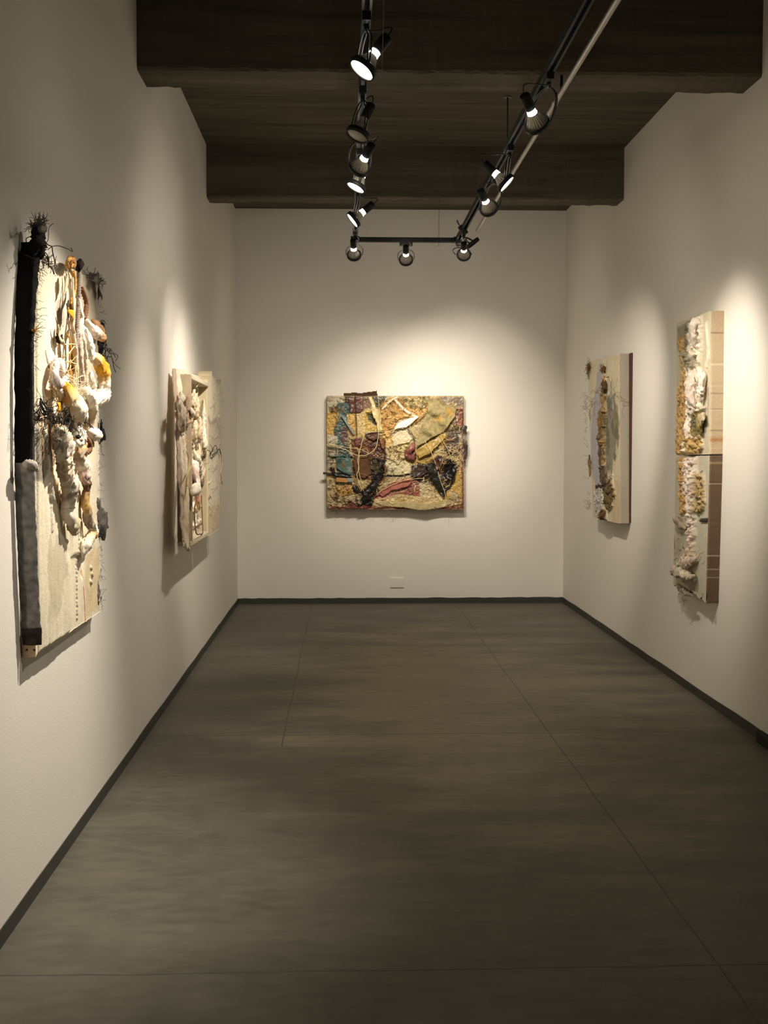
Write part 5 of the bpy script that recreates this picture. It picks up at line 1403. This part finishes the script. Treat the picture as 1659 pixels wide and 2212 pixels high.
Lo.build('lower_panel', M['pig'], .0, sidefn=side_r((c(114, 94, 74), c(92, 74, 58)), [(zpx(1000), .015, c(176, 150, 116)), (zpx(1042), .006, c(70, 50, 36)), (zpx(1045), .008, c(196, 176, 150)), (zpx(1202), .008, c(206, 196, 176)), (zpx(1232), .006, c(200, 186, 164)), (zpx(1250), .004, c(196, 186, 170))]))
pl = M['pig_cloth']
E_.lump('white_crust', [(1512, 688, .08), (1504, 704, .10), (1500, 730, .105), (1502, 752, .10)], (.03, .05, .045, .02), [c(222, 212, 196), c(204, 190, 174)], pl, amp=.6, freq=16, crease=.5, flat=.6, label='white crust at the top')
E_.lump('white_crust', [(1498, 800, .09), (1496, 830, .105), (1497, 858, .105), (1493, 884, .10), (1492, 905, .09)], (.03, .05, .055, .05, .02), [c(226, 216, 200), c(210, 194, 180), c(226, 214, 200)], pl, amp=.55, freq=14, crease=.6, flat=.6)
E_.lump('white_crust', [(1514, 800, .09), (1517, 825, .10), (1514, 850, .10), (1516, 870, .09)], (.02, .035, .035, .015), [WHITE, c(216, 200, 190)], pl, amp=.5, freq=14, crease=.6, flat=.6)
E_.lump('white_crust', [(1486, 900, .09), (1485, 930, .10), (1488, 960, .10), (1494, 978, .09)], (.015, .028, .028, .012), [WHITE, c(220, 200, 190)], pl, amp=.5, freq=20, crease=.5, flat=.7)
E_.lump('olive_fold', [(1522, 892, .09), (1515, 905, .105), (1510, 925, .10), (1516, 940, .09)], (.02, .045, .04, .015), [c(196, 184, 160), c(140, 124, 66), c(112, 104, 70)], pl, amp=.5, flat=.3, crease=.6, label='olive-stained fold')
E_.lump('cloth_scrap', [(1455, 1119, .11), (1461, 1124, .115), (1470, 1134, .10), (1482, 1142, .09)], (.010, .020, .019, .008), [c(196, 186, 166), c(150, 138, 120), c(170, 156, 134)], pl, amp=.5, freq=18, crease=.4, label='torn cloth jutting past the left edge')
E_.sheet('cloth_scrap', [(1455, 1114), (1482, 1116), (1486, 1140), (1470, 1136), (1460, 1126)], .092, pl, c(184, 174, 150), .006, (.01, 14, .4), .006, .004, seed=90)
E_.lump('white_shelf', [(1451, 1228, .12), (1460, 1234, .13), (1474, 1240, .125), (1490, 1246, .11), (1502, 1244, .09)], (.010, .024, .025, .026, .010), [c(216, 204, 180), c(190, 176, 158), c(206, 194, 172), c(180, 168, 148)], pl, amp=.5, freq=14, crease=.5, flat=1.0, label='white crust jutting out like a shelf')
E_.lump('white_shelf', [(1474, 1222, .10), (1488, 1214, .11), (1500, 1208, .10), (1506, 1204, .09)], (.012, .028, .026, .010), [c(220, 206, 190), c(196, 170, 156)], pl, amp=.4, freq=18, crease=.4)
E_.lump('hem_roll', [(1461, 1262, .085), (1470, 1272, .09), (1482, 1280, .09), (1496, 1288, .085)], (.008, .018, .016, .006), [c(196, 188, 170), c(140, 130, 112)], pl, amp=.5, freq=26)
E_.tube('dark_slot', [(1513, 1125, .080), (1527, 1124.5, .080)], None, .008, M['dark_wood'])
E_.hairs('frayed_threads', [(1464, 1280, .085), (1480, 1284, .085), (1455, 1120, .10)], M['grey_thread'], 30, .03, .001, (0, -.2, -.6), .7, .5)
# long peg whose shadow falls below the panel
slat(E_, 'peg', E_.at(1527, 1281, .086), E_.at(1527, 1296, .086), .008, .004, M['dark_wood'])

# ================================================================== right wall, far: box panel with lilac paint and a bark seam
pb = on_plane(0, XR, 1310, 1125)
H_ = Art(0, XR, -1, math.radians(-90), (XR, float(pb[1]), .90), 'cream box panel with lilac paint and brown bark seam, farther along the right wall', 'relief_artwork')
WH = .085
Fh = Field(H_, ((1269, 783), (1339, 764), (1339, 1131), (1281, 1118)), WH, .005, (.006, .002, .004, .002), 14, 51)
Fh.fill(c(212, 202, 174), .14, 5, .3); Fh.bumps(.004, 12, 5, .6)
Fh.poly([(1295, 780), (1303, 775), (1302, 850), (1300, 890), (1295, 930), (1297, 1000), (1300, 1048), (1286, 1048), (1278, 1000), (1277, 920), (1284, 860)], c(180, 177, 184), .003, feather=.02, wob=.05, var=.15)
Fh.poly([(1307, 850), (1326, 850), (1335, 890), (1337, 940), (1331, 985), (1324, 1010), (1310, 1034), (1306, 980)], c(140, 133, 116), .002, wob=.09, col2=c(98, 93, 80), a=.9, feather=.035)
Fh.poly([(1324, 880), (1336, 890), (1338, 940), (1334, 975), (1328, 950)], c(108, 102, 76), .002, wob=.09, feather=.04, a=.7, col2=c(160, 146, 92))
Fh.poly([(1286, 1052), (1303, 1052), (1303, 1110), (1290, 1112), (1284, 1085)], c(182, 176, 168), .002, wob=.04, rough=.02)
Fh.poly([(1328, 770), (1339, 766), (1339, 860), (1328, 850)], c(214, 198, 154), .0, wob=.05, a=.4)
Fh.poly([(1325, 1040), (1339, 1040), (1339, 1131), (1322, 1128)], c(206, 176, 122), .0, wob=.06, a=.45)
Fh.stroke([(1320, 830), (1322, 850), (1326, 880)], .05, c(166, 164, 160), .0, wob=.03, a=.7)
band(Fh, [(1301, 786), (1308, 788), (1306, 808), (1301, 804)], c(112, 88, 50), c(50, 36, 22), .01, .05, 30, 53, .02)
band(Fh, [(1304, 815), (1310, 824), (1311, 848), (1302, 850)], c(108, 84, 58), c(46, 34, 26), .012, .05, 34, 54, .06)
band(Fh, [(1303, 850), (1310, 850), (1312, 890), (1303, 890)], c(156, 128, 82), c(80, 62, 40), .008, .05, 34, 55, .02)
band(Fh, [(1299, 884), (1309, 882), (1313, 900), (1310, 925), (1308, 965), (1300, 962), (1296, 920)], c(126, 106, 72), c(62, 50, 34), .010, .05, 56, 56, .05)
band(Fh, [(1294, 932), (1302, 940), (1303, 1010), (1299, 1014), (1295, 985)], c(96, 76, 64), c(60, 44, 40), .006, .03, 20, 57, .03)
band(Fh, [(1305, 940), (1310, 945), (1309, 1012), (1305, 1010)], c(150, 122, 72), c(60, 46, 28), .012, .05, 40, 58, .05)
band(Fh, [(1299, 1010), (1311, 1008), (1313, 1030), (1310, 1050), (1299, 1046)], c(102, 84, 66), c(60, 48, 38), .008, .03, 30, 59, .06)
band(Fh, [(1305, 1050), (1318, 1040), (1324, 1024), (1328, 1076), (1322, 1104), (1312, 1088)], c(104, 88, 58), c(44, 36, 24), .010, .06, 52, 60, .08)
band(Fh, [(1294, 1124), (1304, 1098), (1312, 1100), (1312, 1126)], c(96, 66, 40), c(44, 30, 20), .012, .05, 40, 61, .02)
Fh.stroke([(1286, 1054), (1298, 1051), (1312, 1046), (1322, 1042)], .035, c(50, 40, 34), -.004, wob=.02)
Fh.build('canvas', M['pig'], .016, sidefn=lambda x, k: np.tile(c(150, 141, 127), (len(x), 1))*(.9+.2*vnoise(x[:, 2], x[:, 1], 12, 4)[:, None]))  # side tone lowered: shade on this face painted into its colour
q0, q1 = H_.at(1270, 790, .0), H_.at(1351, 1128, .0)
bm = bmesh.new(); fu = np.ptp(Fh.U)
add_box(bm, (Fh.U.min()+.02, -.016, Fh.V.min()+.02), (Fh.U.max()-.003, -.0005, Fh.V.max()-.02), .002)
o = bm_obj('back_frame', bm, mat_plain('dark_red_wood', tuple(c(64, 26, 24)), .6), H_.root); o['label'] = 'dark red frame behind the box'
M['dry_thread'] = twine_mat('dry_thread', tuple(c(128, 104, 66)))
H_.lump('bark', [(1296, 900, .10), (1295, 915, .115), (1298, 930, .10)], (.0072, .0210, .0072), [c(120, 84, 50), c(150, 112, 60)], pl, amp=.5, freq=16, label='flake of bark')
H_.lump('bark', [(1303, 822, .10), (1306, 835, .115), (1305, 848, .10)], (.0090, .0240, .0120), [c(104, 82, 56), c(70, 52, 38)], pl, amp=.5, freq=16)
H_.lump('bark', [(1303, 790, .095), (1305, 798, .105), (1306, 806, .095)], (.0072, .0168, .0072), [c(110, 86, 50), c(84, 60, 36)], pl, amp=.5, freq=18)
H_.lump('bark', [(1296, 1122, .095), (1303, 1112, .105), (1308, 1104, .10)], (.0060, .0210, .0090), [c(84, 60, 40), c(120, 96, 56)], pl, amp=.5, freq=18)
H_.tangle('moss_fibre', [(1271, 784, .095), (1272, 795, .10), (1271, 812, .09)], .03, .02, M['dry_thread'], 60, .0010, .10, .05)
H_.lump('moss', [(1271, 786, .092), (1272, 794, .096), (1271, 802, .09)], (.0108, .0168, .0072), [c(96, 80, 44)], pl, amp=.7, freq=24, fine=.7, label='brown moss on the upper left corner')
H_.lump('moss', [(1273, 982, .095), (1274, 1000, .10), (1274, 1020, .095), (1274, 1030, .09)], (.0072, .0144, .0120, .0060), [c(84, 64, 44), c(170, 140, 100)], pl, amp=.7, freq=24, fine=.7)
H_.tangle('thread_snarl', [(1270, 880, .09), (1284, 872, .10), (1300, 868, .10), (1318, 862, .10), (1336, 856, .10)], .06, .02, M['dry_thread'], 30, .0011, .10, .16, label='straw threads tied across')
H_.hairs('frayed_threads', [(1266, 850, .09), (1268, 890, .09), (1269, 940, .09), (1273, 1060, .09), (1276, 1100, .09)], M['dry_thread'], 60, .06, .0009, (-.5, -.5, -.1), .6, .5)
H_.hairs('frayed_threads', [(1270, 786, .09), (1272, 800, .09)], M['dry_thread'], 40, .05, .0012, (0, -.3, -.8), .4, .4)
H_.tube('twine', [(1303, 812, .10), (1306, 822, .11), (1303, 830, .11)], None, .004, M['jute'])
H_.tube('twine', [(1286, 850, .095), (1295, 835, .10), (1304, 815, .10), (1316, 812, .10), (1320, 824, .10)], None, .0032, M['straw'])
H_.hairs('moss_tufts', [(1316, 1040, .095), (1322, 1066, .10), (1320, 1090, .10)], M['dry_thread'], 70, .03, .0012, (.2, -.7, -.2), .7, .5)
# ================================================================== camera, world, view
cam = bpy.data.cameras.new('camera')
co = put('camera', cam)
rm = Matrix(((CR[0], CU[0], -CW[0]), (CR[1], CU[1], -CW[1]), (CR[2], CU[2], -CW[2])))
co.matrix_world = Matrix.Translation(EYE) @ rm.to_4x4()
cam.sensor_fit = 'VERTICAL'; cam.sensor_height = 24.0
cam.lens = FOC/2212.0*24.0
cam.clip_start = .05; cam.clip_end = 60
scn.camera = co

w = bpy.data.worlds.new('dim_hall'); scn.world = w; w.use_nodes = True
bg = w.node_tree.nodes['Background']
bg.inputs['Color'].default_value = (.9, .92, 1.0, 1); bg.inputs['Strength'].default_value = .008

vs = scn.view_settings
scn.display_settings.display_device = 'sRGB'
vs.view_transform = 'Standard'; vs.look = 'None'; vs.exposure = 0.46; vs.gamma = 1.0; vs.use_curve_mapping = False
scn.cycles.max_bounces = 10
scn.cycles.diffuse_bounces = 6
scn.cycles.sample_clamp_indirect = 4.0
scn.cycles.use_denoising = True
